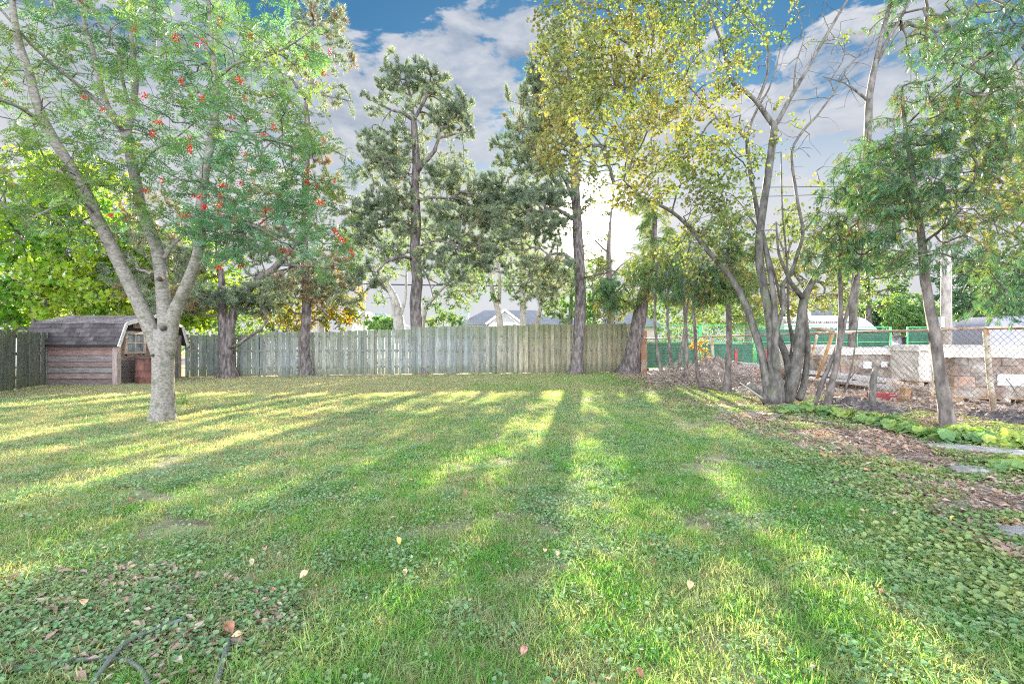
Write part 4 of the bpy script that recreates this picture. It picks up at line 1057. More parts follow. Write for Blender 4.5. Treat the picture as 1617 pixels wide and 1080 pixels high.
# ------------------------------------------------------------------ pallets of stone, planks, racks
wrap = surf('plastic_wrap', [(.46, .43, .38), (.58, .54, .48), (.68, .64, .58)], 3, rough=.5, bump=.8, bscale=9, bdist=.03)
stonep = surf('stacked_stone', [(.13, .105, .085), (.22, .18, .14), (.30, .22, .15), (.30, .16, .08)], 2.2, (1, 1, 1.6), rough=.8, bump=.7, bscale=12, bdist=.03, detail=8)
stone_dark = surf('stone_course', [(.10, .09, .085), (.18, .155, .135), (.28, .20, .14)], 5, rough=.85, bump=.8, bscale=18, objcol=True, rnd=.5)
palw = surf('pallet_wood', [(.30, .18, .09), (.45, .30, .17)], 5, bump=.4)
paper = surf('paper_label', [(.62, .61, .60), (.72, .71, .70)], 4, bump=0)
def pallet(x, y, w, d, h, rz, label, top=.16, mat=stonep, labels=(), seed=0, face='stone', z0=.16):
    random.seed(seed); r = empty('stone_pallet', (x, y, 0), label, 'pallet', 'wrapped pallets of stone', rz)
    for k in range(5):
        mb = MB(); yy = -d / 2 + k * (d - .1) / 4; mb.box((-w / 2, yy, z0 - .025), (w / 2, yy + .1, z0)); linkl('pallet_board', mb.mesh('pallet_board'), r, palw)
    for k in range(3):
        mb = MB(); xx = -w / 2 + k * (w - .14) / 2; mb.box((xx, -d / 2 + .002, .02), (xx + .14, d / 2 - .002, z0 - .027)); linkl('pallet_block', mb.mesh('pallet_block'), r, palw)
    # stone core courses, visible through and beside the wrap
    if face == 'stone':
        nrow = 4; hh = (h - z0 - .06) / nrow
        for j in range(nrow):
            xx = -w / 2
            while xx < w / 2 - .08:
                ww = random.uniform(.22, .42); xe = min(w / 2, xx + ww)
                if w / 2 - xe < .1: xe = w / 2
                mb = MB(); mb.box((xx + .006, -d / 2 + random.uniform(0, .03), z0 + j * hh + .006), (xe - .006, 0, z0 + (j + 1) * hh - .004), None, .01); o = linkl('stone_block', mb.mesh('stone_block'), r, stone_dark)
                q = random.uniform(.8, 1.5); o.color = (q * random.uniform(1, 1.25), q, q * random.uniform(.8, 1), 1); xx = xe
        bm = bmesh.new(); bmesh.ops.create_cube(bm, size=1); bmesh.ops.scale(bm, vec=(w - .03, d - .06, h - z0 - .06), verts=bm.verts); bmesh.ops.translate(bm, vec=(0, .035, (h + z0) / 2 - .03), verts=bm.verts)
        me = bpy.data.meshes.new('stack_core'); bm.to_mesh(me); bm.free(); linkl('stack_core', me, r, stonep)
        mb = MB(); nn = 16
        def fp(t, z):
            per = [(-w / 2 - .03, d / 2), (-w / 2 - .03, -d / 2 - .02), (w / 2 + .03, -d / 2 - .02), (w / 2 + .03, d / 2)]; ls = [d, w, d]; q = t * sum(ls)
            for (a_, b_), l_ in zip(zip(per, per[1:]), ls):
                if q <= l_ + 1e-6: return (a_[0] + (b_[0] - a_[0]) * q / l_ + .008 * math.sin(z * 19 + t * 40), a_[1] + (b_[1] - a_[1]) * q / l_ + .008 * math.sin(z * 23 + t * 57), z)
                q -= l_
            return (*per[-1], z)
        for j in range(7):
            for i in range(nn * 3 + 1): mb.v.append(fp(i / (nn * 3), z0 + (h - z0 + .01) * j / 6)); mb.a.append(.5)
        for j in range(6):
            for i in range(nn * 3): b_ = j * (nn * 3 + 1) + i; mb.f.append((b_, b_ + 1, b_ + nn * 3 + 2, b_ + nn * 3 + 1))
        linkl('stretch_wrap', mb.mesh('stretch_wrap', True), r, MT['film'])
    else:
        bm = bmesh.new(); bmesh.ops.create_cube(bm, size=1); bmesh.ops.subdivide_edges(bm, edges=bm.edges[:], cuts=7, use_grid_fill=True)
        bmesh.ops.scale(bm, vec=(w, d, h - z0), verts=bm.verts); bmesh.ops.translate(bm, vec=(0, 0, (h + z0) / 2), verts=bm.verts)
        for v in bm.verts: v.co += Vector((random.gauss(0, .012), random.gauss(0, .012), random.gauss(0, .008)))
        me = bpy.data.meshes.new('wrapped_stack'); bm.to_mesh(me); bm.free(); linkl('wrapped_stack', me, r, mat)
    # crumpled sheet over the top
    n = 22; vs = []
    for j in range(n + 1):
        for i in range(n + 1):
            u = i / n; v = j / n; e = min(u, v, 1 - u, 1 - v); xx = (u - .5) * (w + .07); yy = (v - .5) * (d + .07)
            zz = h + .015 + top * (.35 + .65 * float(fbm(xx + x * 3, yy + y, 2.5))) * min(1, e * 7) - (.10 + .06 * float(fbm(xx * 4, yy, 6)) if e == 0 else 0)
            vs.append((xx, yy, zz))
    fs = [(j * (n + 1) + i, j * (n + 1) + i + 1, (j + 1) * (n + 1) + i + 1, (j + 1) * (n + 1) + i) for j in range(n) for i in range(n)]
    mb = MB(); mb.add(vs, fs); linkl('plastic_cover', mb.mesh('plastic_cover', True), r, wrap)
    for (lx, lz, lw, lh) in labels:
        mb = MB(); mb.box((lx, -d / 2 - .028, lz), (lx + lw, -d / 2 - .02, lz + lh)); linkl('paper_label', mb.mesh('paper_label'), r, paper)
# rotation matches the fence line
q = P(1355, 543, 13.9)
pallet((1335 - CX) / F * 14.6, 14.7, 2.35, 1.1, 1.0, .10, 'grey brown stone pallet behind the forked sapling', .14, labels=((.15, .48, .26, .2), (.72, .52, .2, .16)), seed=2)
pallet((1447 - CX) / F * 14.0 + .30, 14.1, 1.6, 1.1, 1.12, .16, 'cream wrapped pallet with clean white face between two stone stacks', .06, mat=wrap, face='wrap', seed=3)
pallet(10.2, 9.53, 2.9, .8, 1.05, -.25, 'large brown stone pallet behind the rusty fence post', .17, labels=((-.78, .40, .5, .22),), seed=4)
pallet((1280 - CX) / F * 16.8, 16.9, 1.9, 1.0, 1.02, .12, 'pale covered pallet half hidden by the many-stemmed tree', .2, mat=wrap, face='wrap', seed=5)
# stacked sheets and planks
pw = surf('grey_plank', [(.40, .38, .37), (.55, .53, .52)], 4, bump=.4, coord='World', bscale=20)
random.seed(3)
def plank(a, b, w, h, label, mat=pw, name='plank', cat='plank'):
    mb = MB(); mb.bar(a, b, w, h); o = mb.build(name, mat); tag(o, label, cat); return o
plank(P(1108, 574, 19.0), P(1232, 580, 16.2), .5, .07, 'pale long plank on the earth heap left of the many-stemmed tree')
plank(P(1150, 572, 18.0), P(1236, 577, 16.6), .35, .05, 'upper pale board stacked on the long plank', pw)
plank(P(1262, 585, 14.5), P(1402, 601, 12.6), .7, .08, 'long white topped sheet stack in front of the stone pallet')
plank(P(1270, 596, 13.4), P(1400, 610, 11.6), .45, .05, 'lower grey plank propped before the white sheet stack')
plank(P(1300, 604, 12.4), P(1396, 606, 12.0), .2, .05, 'dark beam in the shadow below the white sheets', MT['brown_bark'])
red = surf('red_steel', [(.30, .055, .06), (.42, .10, .11)], 5, rough=.6, bump=.2)
# red steel rack: bars with lattice between
rk = empty('steel_joist', P(1170, 586, 16.0), 'pink red lattice steel joist lying on the earth heap', 'steel joist')
p0 = P(1128, 581, 16.8); p1 = P(1236, 590, 14.6)
for dz, nm in ((0, 'chord'), (-.13, 'chord')):
    mb = MB(); mb.bar(p0 + Vector((0, 0, dz)), p1 + Vector((0, 0, dz)), .05, .025); mb.build(nm, red, rk)
mb = MB(); n = 22
for k in range(n):
    a = p0.lerp(p1, k / n); b = p0.lerp(p1, (k + 1) / n); (a, b) = (a + Vector((0, 0, -.13)), b) if k % 2 else (a, b + Vector((0, 0, -.13))); mb.tube([a, b], .01, 5, False)
mb.build('lattice', red, rk)
rk2 = empty('steel_joist', P(1205, 592, 15.0), 'darker red lattice joist just in front of the pink one', 'steel joist')
p0 = P(1150, 590, 15.8); p1 = P(1232, 596, 14.0)
for dz, nm in ((0, 'chord'), (-.11, 'chord')):
    mb = MB(); mb.bar(p0 + Vector((0, 0, dz)), p1 + Vector((0, 0, dz)), .05, .025); mb.build(nm, red, rk2)
mb = MB()
for k in range(18):
    a = p0.lerp(p1, k / 18); b = p0.lerp(p1, (k + 1) / 18); (a, b) = (a + Vector((0, 0, -.11)), b) if k % 2 else (a, b + Vector((0, 0, -.11))); mb.tube([a, b], .01, 5, False)
mb.build('lattice', red, rk2)
for (px, py0, py1, lb) in ((1162, 588, 552, 'red square stake left of the many-stemmed tree'), (1209, 588, 552, 'red square stake seen behind the left stems'), (1291, 590, 557, 'red square stake right of the many-stemmed tree')):
    Y = 15.6; mb = MB(); mb.bar(P(px, py0 + 8, Y), P(px, py1, Y), .085, .085, Vector((0, 1, 0))); o = mb.build('red_stake', red); tag(o, lb, 'stake')
mb = MB(); mb.box((-.4, -.06, 0), (.4, -.05, .16)); mb.box((-.4, .05, 0), (.4, .06, .16)); mb.box((-.4, -.05, .145), (.4, .05, .16)); mb.box((-.4, -.3, 0), (.4, -.06, .012))
o = mb.build('steel_channel', red); o.location = G(1403, 632); o.rotation_euler = (0, 0, -.12); tag(o, 'short brick red steel channel on the ground behind the pointed stake', 'steel channel')
mb = MB(); mb.box((-.075, -.05, 0), (.075, .05, .30), None, .01); o = mb.build('timber_offcut', palw); o.location = G(1428, 636); o.rotation_euler = (.08, .03, .2); tag(o, 'orange timber block standing beside the steel channel', 'timber block')
# rubble and twigs on the site
SRC['rubble'] = []
for i in range(3):
    random.seed(400 + i); mb = MB()
    for k in range(7):
        c = Vector((random.uniform(-.25, .25), random.uniform(-.25, .25), .012)); s = random.uniform(.015, .05); mb.box((-s, -s * .7, -s * .5), (s, s * .7, s * .5), Matrix.Translation(c) @ Matrix.Rotation(random.uniform(0, 6), 4, 'Z') @ Matrix.Rotation(random.gauss(0, .4), 4, 'X'), s * .3)
    SRC['rubble'].append(hidden('rubble_bits', mb, surf('rubble_%d' % i, [(.25, .18, .14), (.45, .36, .30), (.6, .52, .46)], 10, bump=.3)))
x, y = area(2600, 7, 24, .3, 1.25); k = x > fence_x(y) + .15
field('rubble', 'rubble', x[k], y[k], .6, 1.6)
SRC['twigs'] = []
for i in range(3):
    random.seed(500 + i); mb = MB()
    for k in range(14):
        p = Vector((random.uniform(-.3, .3), random.uniform(-.3, .3), random.uniform(.01, .12))); d = rdir(); d.z *= .35; d.normalize(); d *= random.uniform(.1, .35); mb.tube([p, p + d * .5 + rdir() * .02, p + d], random.uniform(.003, .007), 3, False)
    SRC['twigs'].append(hidden('twig_litter_bits', mb, MT['dead_twig']))
def brush(name, cx, cy, rx, ry, h, n, label):
    mb = MB(); random.seed(int(cx * 100))
    for k in range(n):
        a = random.uniform(0, 2 * PI); q = math.sqrt(random.random()); p = Vector((cx + rx * q * math.cos(a), cy + ry * q * math.sin(a), h * (1 - q * q) * random.random() + .03)); d = rdir(); d.z *= .5; d *= random.uniform(.15, .5)
        mb.tube([p - d * .5, p + rdir() * .05, p + d * .5], random.uniform(.004, .012), 4, False)
    o = mb.build(name, MT['dead_twig'], None); tag(o, label, 'brush pile'); o['kind'] = 'stuff'
brush('brush_pile', 5.1, 14.6, .9, 1.2, .7, 500, 'grey heap of dead twigs between the thin cedar trunks')
brush('brush_pile', 6.1, 13.6, 1.0, 1.1, .5, 351, 'brown heap of dead branches left of the many-stemmed tree')
brush('brush_pile', 6.6, 8.9, .9, .5, .12, 90, 'dark twiggy heap on the soil mound behind the pointed stake')
x, y = area(380, 7, 18, .25, 1.05); k = (x > xb(y) + .8) & (x < fence_x(y) + 1.5)
field('twig_litter', 'twigs', x[k], y[k], .3, .65)
x, y = area(220, 8, 18, .3, 1.2); k = (x > fence_x(y))
field('twig_litter', 'twigs', x[k], y[k], .8, 1.5)

# ------------------------------------------------------------------ houses and vehicles beyond
white = surf('white_siding', [(.62, .61, .60), (.72, .71, .70)], 3, (1, 1, 8), bump=.2)
roofg = surf('grey_roof', [(.13, .14, .16), (.20, .21, .23)], 3, (1, 1, 3), bump=.3, bscale=20)
brickm = surf('far_brick', [(.22, .11, .09), (.34, .20, .17)], 6, bump=.3)
glass = surf('dark_glass', [(.03, .035, .04), (.06, .07, .08)], 2, rough=.12, bump=0, spec=.8)
trimw = surf('white_trim', [(.72, .72, .72), (.8, .8, .8)], 3, bump=0)
def house(x, y, w, d, he, hr, label, wall=white, roof=roofg, gable=None, chim=None, wins=(), rz=0, hip=2.0, door=None):
    r = empty('house', (x, y, 0), label, 'house', None, rz)
    mb = MB(); mb.box((-w / 2, 0, 0), (w / 2, d, he)); linkl('wall', mb.mesh('wall'), r, wall)
    o_ = .45; mb = MB(); a = [(-w / 2 - o_, -o_, he), (w / 2 + o_, -o_, he), (w / 2 + o_, d + o_, he), (-w / 2 - o_, d + o_, he)]; b = [(-w / 2 + hip, d / 2, hr), (w / 2 - hip, d / 2, hr)]
    mb.add(a + b, [(0, 1, 5, 4), (1, 2, 5), (2, 3, 4, 5), (3, 0, 4), (3, 2, 1, 0)]); rf = linkl('roof', mb.mesh('roof'), r, roof)
    mb = MB(); mb.box((-w / 2 - o_ - .02, -o_ - .04, he - .22), (w / 2 + o_ + .02, -o_ - .003, he + .02)); linkl('fascia', mb.mesh('fascia'), r, surf('fascia', [(.16, .17, .19), (.2, .2, .22)], 3, bump=0))
    if gable:
        gx, gw, gh = gable
        mb = MB(); mb.add([(gx - gw / 2, -1.2, 0), (gx + gw / 2, -1.2, 0), (gx + gw / 2, -1.2, he), (gx, -1.2, he + gh), (gx - gw / 2, -1.2, he), (gx - gw / 2, -.01, 0), (gx + gw / 2, -.01, 0), (gx + gw / 2, -.01, he), (gx, -.01, he + gh), (gx - gw / 2, -.01, he)],
                         [(0, 1, 2, 3, 4), (0, 4, 9, 5), (1, 6, 7, 2)]); linkl('gable_wall', mb.mesh('gable_wall'), r, wall)
        for sg in (-1, 1):
            mb = MB(); p = Vector((gx + sg * (gw / 2 + .3), -1.45, he - .12)); q = Vector((gx, -1.45, he + gh + .12)); n = Vector((0, 1, 0))
            mb.add([p, q, q + Vector((0, 4, 0)), p + Vector((0, 3, 0)), p - Vector((0, 0, .25)), q - Vector((0, 0, .25))], [(0, 1, 2, 3), (0, 4, 5, 1)]); linkl('gable_roof', mb.mesh('gable_roof'), rf, roof)
            mb = MB(); mb.bar(p - Vector((0, .03, .05)), q - Vector((0, .03, .05)), .06, .24, Vector((0, -1, 0)).cross(q - p).normalized()); linkl('rake_board', mb.mesh('rake_board'), rf, trimw)
        mb = MB(); mb.add([(gx - gw * .33, -1.22, he + .08), (gx + gw * .33, -1.22, he + .08), (gx, -1.22, he + gh * .74)], [(0, 1, 2)]); linkl('gable_panel', mb.mesh('gable_panel'), r, surf('gable_siding', [(.32, .33, .32), (.4, .4, .4)], 5, (1, 1, 6)))
    for (wx, wz, ww, wh, yy) in wins:
        mb = MB(); mb.box((wx - ww / 2, yy - .04, wz), (wx + ww / 2, yy - .01, wz + wh)); wo = linkl('window', mb.mesh('window'), r, glass)
        for nm, lo, hi in (('frame', (wx - ww / 2 - .08, yy - .07, wz + wh), (wx + ww / 2 + .08, yy - .005, wz + wh + .1)), ('sill', (wx - ww / 2 - .08, yy - .09, wz - .1), (wx + ww / 2 + .08, yy - .005, wz)), ('mullion', (wx - .04, yy - .06, wz), (wx + .04, yy - .042, wz + wh))):
            mb = MB(); mb.box(lo, hi); linkl(nm, mb.mesh(nm), wo, trimw)
    if chim:
        mb = MB(); mb.box((chim[0] - .45, chim[1], he - 1), (chim[0] + .45, chim[1] + .7, chim[2])); linkl('chimney', mb.mesh('chimney'), rf, brickm if len(chim) < 4 else chim[3])
    return r
Yh = 55
greyb = surf('grey_chimney', [(.25, .27, .29), (.34, .36, .38)], 6)
house((805 - CX) / F * Yh, Yh, 10.2, 8, 3.55, 5.3, 'white bungalow with grey hipped roof and small front gable beyond the fence', gable=(-.55, 3.6, 1.35), chim=(-5.2, .5, 5.2, greyb), wins=((-3.6, 1.9, 2.0, 1.3, 0), (-.5, 1.9, 1.1, 1.2, -1.2), (3.2, 1.9, 1.4, 1.2, 0)))
house((880 - CX) / F * 62, 62, 6.5, 7, 3.7, 4.8, 'low white annex with thin grey roof right of the white bungalow', wins=((0, 1.9, 1.4, 1.2, 0),), hip=1.5)
house((992 - CX) / F * 48, 48, 5.5, 6, 3.1, 4.6, 'house with blue grey roof seen behind the leaning trunk', wall=surf('tan_wall', [(.4, .33, .27), (.5, .42, .35)], 4), wins=((0, 1.4, 1.2, 1.1, 0),), hip=1.4)
house((588 - CX) / F * 60, 60, 5.2, 7, 3.6, 5.2, 'pale house with blue grey roof behind the thin street pole', roof=surf('blue_roof', [(.16, .20, .28), (.24, .28, .36)], 3), wins=((-1, 2.0, 1.0, 1.2, 0), (1.2, 2.0, 1.0, 1.2, 0)), gable=(-.8, 2.6, 1.5))
house((0 - CX) / F * 26, 26, 7, 6, 1.95, 2.55, 'low shed with pinkish roof and white fascia beyond the left fence', roof=surf('pink_roof', [(.34, .26, .27), (.44, .35, .36)], 3), wall=white, wins=((2, .8, .8, .8, 0),), hip=.6)
house((1350 - CX) / F * 46, 46, 8, 7, 3.4, 5.2, 'brick house with chimney above the lettered white van', wall=brickm, chim=(.4, .5, 5.0), wins=((-2, 1.4, 1.4, 1.2, 0), (2.2, 1.4, 1.4, 1.2, 0)))
house((1530 - CX) / F * 42, 42, 8.5, 6, 2.55, 3.3, 'pale grey garage behind the utility pole on the right', wall=surf('pale_wall', [(.48, .49, .54), (.58, .59, .63)], 3), wins=((-2.4, 1.2, 1.4, 1.0, 0),), hip=1)

def vehicle(name, label, cat, loc, rz, W, prof, paint, wheels, wr_, windows, lights, extra=None):
    """prof: side outline (x along the length, z); the body is extruded across y with tucked sides"""
    r = empty(name, loc, label, cat, None, rz)
    n = len(prof); cxp = sum(p[0] for p in prof) / n
    levels = [(-W / 2 + .10, .985), (-W / 2, 1.0), (W / 2, 1.0), (W / 2 - .0, 1.0), (W / 2 - .10, .985)]
    levels = [(-W / 2, .97), (-W / 2 - .0 + .05, 1.0), (W / 2 - .05, 1.0), (W / 2, .97)]
    zc = .8; mb = MB(); vs = []
    for (yy, s) in levels:
        for (x, z) in prof:
            tuck = 0 if z < 1.0 else (z - 1.0) * .09 * (1 if yy > 0 else -1)
            vs.append((cxp + (x - cxp) * s, yy - tuck, zc + (z - zc) * s))
    fs = [tuple(range(n))] + [tuple(reversed(range(3 * n, 4 * n)))]
    for j in range(3):
        for i in range(n): fs.append((j * n + i, (j + 1) * n + i, (j + 1) * n + (i + 1) % n, j * n + (i + 1) % n))
    mb.add(vs, fs); me = mb.mesh('body', True); bm = bmesh.new(); bm.from_mesh(me); bmesh.ops.recalc_face_normals(bm, faces=bm.faces); bm.to_mesh(me); bm.free()
    o = linkl('body', me, r, paint); md = o.modifiers.new('edge', 'EDGE_SPLIT'); md.split_angle = R(40)
    for wx in wheels:
        for sg in (-1, 1):
            mb = MB(); mb.tube([(wx, sg * (W / 2 - .20), wr_), (wx, sg * (W / 2 + .012), wr_)], wr_, 24); t = linkl('wheel', mb.mesh('wheel'), r, dk)
            mb = MB(); mb.tube([(wx, sg * (W / 2 + .01), wr_), (wx, sg * (W / 2 + .03), wr_)], wr_ * .62, 16); linkl('rim', mb.mesh('rim'), t, trimw)
    for w in windows:
        for sg in (-1, 1):
            mb = MB(); pts = [(x, sg * (W / 2 + .012 - (max(0, z - 1.0)) * .09), z) for x, z in w]; pts2 = [(x, y - sg * .03, z) for x, y, z in pts]; k = len(pts)
            mb.add(pts + pts2, [tuple(range(k)), tuple(reversed(range(k, 2 * k)))] + [(i, (i + 1) % k, (i + 1) % k + k, i + k) for i in range(k)]); linkl('window', mb.mesh('window'), r, glass)
    for (nm, lo, hi, m) in lights:
        mb = MB(); mb.box(lo, hi); me = bevel_mesh(mb.mesh(nm), .02, 2); linkl(nm, me, r, m)
    return r
vp = surf('white_paint', [(.68, .68, .69), (.76, .76, .77)], 1.2, rough=.35, bump=0); sp = surf('silver_paint', [(.24, .24, .29), (.30, .30, .36)], 1.2, rough=.3, bump=0, metal=.2)
redl = surf('red_light', [(.6, .01, .02), (.7, .04, .05)], 5, rough=.2, bump=0); blk = surf('black_trim', [(.02, .02, .02), (.03, .03, .03)], 5, rough=.5, bump=0)
# high roofed white van, nose to the right
vprof = [(0, .45), (0, 1.2), (.03, 2.5), (.14, 2.72), (.5, 2.82), (1.5, 2.87), (3.6, 2.87), (4.4, 2.82), (4.8, 2.70), (5.2, 2.40), (5.75, 1.85), (6.1, 1.42), (6.75, 1.22), (6.95, 1.0), (7.0, .6), (6.9, .40), (6.0, .34), (1, .34)]
vx = (1386 - CX) / F * 29
v1 = vehicle('lettered_van', 'high roofed white van with lettering along its side beyond the green fence', 'van', (vx - 5.75 , 29.6, 0), 0, 2.0, vprof, vp, (1.3, 5.6), .36,
        [[(4.55, 1.55), (5.62, 1.55), (5.28, 1.98), (4.85, 2.08), (4.55, 2.08)]], [('headlight', (6.75, -1.0, .85), (6.98, -.6, 1.1), trimw), ('headlight', (6.75, .6, .85), (6.98, 1.0, 1.1), trimw), ('bumper', (6.7, -.98, .35), (7.05, .98, .62), blk), ('side_mirror', (5.3, -1.22, 1.55), (5.5, -1.0, 1.95), blk), ('tail_light', (-.03, -.98, 1.1), (.05, -.85, 1.7), redl)])
mb = MB(); y_ = .95; mb.add([(5.30, -y_ + .12, 2.37), (5.78, -y_ + .06, 1.87), (6.12, -y_, 1.46), (6.12, y_, 1.46), (5.78, y_ - .06, 1.87), (5.30, y_ - .12, 2.37)], [(0, 1, 4, 5), (1, 2, 3, 4)]); o = linkl('windscreen', mb.mesh('windscreen'), v1, glass); o.location = (.03, 0, .03)
def text(body, size, loc, mat, parent, name='lettering', sx=1.0, bold=0.0, rx=90):
    c = bpy.data.curves.new(name, 'FONT'); c.body = body; c.size = size; c.extrude = .004; c.offset = bold; c.align_x = 'LEFT'
    o = bpy.data.objects.new(name, c); COL.objects.link(o); o.parent = parent; o.location = loc; o.rotation_euler = (R(rx), 0, 0); o.scale = (sx, 1, 1); c.materials.append(mat)
    bpy.context.view_layer.update(); me = bpy.data.meshes.new_from_object(o.evaluated_get(bpy.context.evaluated_depsgraph_get())); bpy.data.objects.remove(o)
    o = linkl(name, me, parent); o.location = loc; o.rotation_euler = (R(rx), 0, 0); o.scale = (sx, 1, 1); return o
let = surf('letter_grey', [(.16, .10, .12), (.2, .14, .16)], 3, bump=0); let2 = surf('letter_teal', [(.04, .16, .20), (.05, .20, .24)], 3, bump=0)
text('ELECTRICAL, VENTILATION & AIR CONDITIONING SERVICES', .20, (.0, -.872, 2.42), let, v1, sx=.74, bold=.004, rx=84.9)
text('APPLEAUTO', .42, (1.55, -.92, 1.86), let2, v1, sx=1.15, bold=.012, rx=84.9) if False else text('SERVICE', .42, (1.6, -.92, 1.86), let2, v1, sx=1.3, bold=.012, rx=84.9)
# silver hatchback, rear towards the left
cprof = [(0, .45), (-.05, .8), (.05, 1.05), (.25, 1.3), (.6, 1.62), (.9, 1.72), (1.8, 1.76), (2.6, 1.70), (3.3, 1.25), (4.1, 1.1), (4.4, .9), (4.45, .5), (4.2, .28), (.3, .28)]
vehicle('silver_car', 'silver hatchback with red tail light seen through the gap in the green fence', 'car', ((1404 - CX) / F * 31.5, 32.2, .05), 0, 1.8, cprof, sp, (.85, 3.55), .33,
        [[(.42, 1.15), (.7, 1.55), (1.5, 1.62), (1.5, 1.15)], [(1.56, 1.15), (1.56, 1.62), (2.4, 1.58), (2.95, 1.18)]], [('tail_light', (.02, -.93, .98), (.42, -.80, 1.2), redl), ('tail_light', (.02, .80, .98), (.42, .93, 1.2), redl), ('bumper', (-.1, -.85, .35), (.1, .85, .6), blk), ('headlight', (4.15, -.9, .85), (4.42, -.62, 1.02), trimw), ('headlight', (4.15, .62, .85), (4.42, .9, 1.02), trimw)])
v2prof = [(0, .5), (-.06, 1.0), (.0, 1.5), (.18, 2.0), (.45, 2.35), (.9, 2.5), (3.8, 2.52), (4.6, 2.4), (5.3, 1.6), (6.1, 1.3), (6.2, .6), (5.9, .35), (.4, .35)]
vehicle('silver_van', 'rounded silver van parked at the right edge behind the stone pallet', 'van', ((1553 - CX) / F * 22.5, 23.3, 0), .03, 2.0, v2prof, sp, (1.2, 4.9), .36,
        [[(4.0, 1.5), (5.2, 1.5), (4.75, 2.15), (4.0, 2.2)], [(2.3, 1.5), (3.8, 1.5), (3.8, 2.2), (2.3, 2.2)]], [('tail_light', (-.04, -1.0, 1.1), (.06, -.86, 1.7), redl), ('bumper', (-.14, -.98, .4), (.05, .98, .65), blk)])
# poles and wires
def pole(px, Y, r, top, label, mat='pale_bark', extra=True, arm=True):
    x = (px - CX) / F * Y; ro = empty('utility_pole', (x, Y, 0), label, 'utility pole')
    mb = MB(); mb.tube([(0, 0, -.1), (0, 0, top * .5), (0, 0, top)], [r * 1.15, r, r * .8], 14); linkl('shaft', mb.mesh('shaft', True), ro, MT[mat])
    if arm:
        mb = MB(); mb.box((-.9, -.06, top - .9), (.9, .06, top - .78)); linkl('cross_arm', mb.mesh('cross_arm'), ro, MT['brown_bark'])
        for k in (-.8, -.3, .3, .8):
            mb = MB(); mb.tube([(k, 0, top - .78), (k, 0, top - .66), (k, 0, top - .60)], [.03, .05, .03], 8); linkl('insulator', mb.mesh('insulator'), ro, trimw)
    if extra:
        mb = MB(); mb.box((-r - .14, -.12, 1.9), (-r - .002, .12, 2.35)); linkl('meter_box', mb.mesh('meter_box'), ro, surf('grey_box', [(.5, .5, .52), (.6, .6, .62)], 3, bump=0))
        mb = MB(); mb.tube([(r + .03, -.02, 0), (r + .03, -.02, top * .6)], .03, 8); linkl('conduit', mb.mesh('conduit'), ro, trimw)
    return ro
pole(1494, 20.5, .17, 7.6, 'pale grey utility pole with conduit behind the single cedar trunk')
pole(575, 46, .13, 8.2, 'thin grey street pole left of the tall middle pine', extra=False)
pole(507, 36, .24, 9.0, 'thick pale pole behind the second pine trunk', extra=False)
cab = surf('cable', [(.04, .04, .045), (.06, .06, .06)], 3, bump=0)
def cable(a, b, sag, r, label):
    mb = MB(); a = Vector(a); b = Vector(b); pts = [a.lerp(b, t / 14) - Vector((0, 0, sag * 4 * (t / 14) * (1 - t / 14))) for t in range(15)]; mb.tube(pts, r, 5, False); o = mb.build('overhead_cable', cab); tag(o, label, 'cable', 'overhead cables')
cable(P(-300, 392, 36), P(507, 447, 36), .3, .05, 'dark cable left of the thick pale pole')
cable(P(507, 447, 36), P(1050, 450, 40), .15, .05, 'dark cable crossing behind the tall middle pine')
cable(P(1494, 292, 20.5), P(700, 280, 70), .6, .02, 'upper cable running from the utility pole to the left')
cable(P(1494, 300, 20.5), P(760, 305, 72), .6, .018, 'second cable just below the upper one')
cable(P(1494, 300, 20.5), P(2300, 285, 18), .4, .02, 'cable running from the utility pole off to the right')
cable(P(1494, 430, 20.5), P(1100, 440, 50), .5, .02, 'low cable from the utility pole behind the cedar saplings')

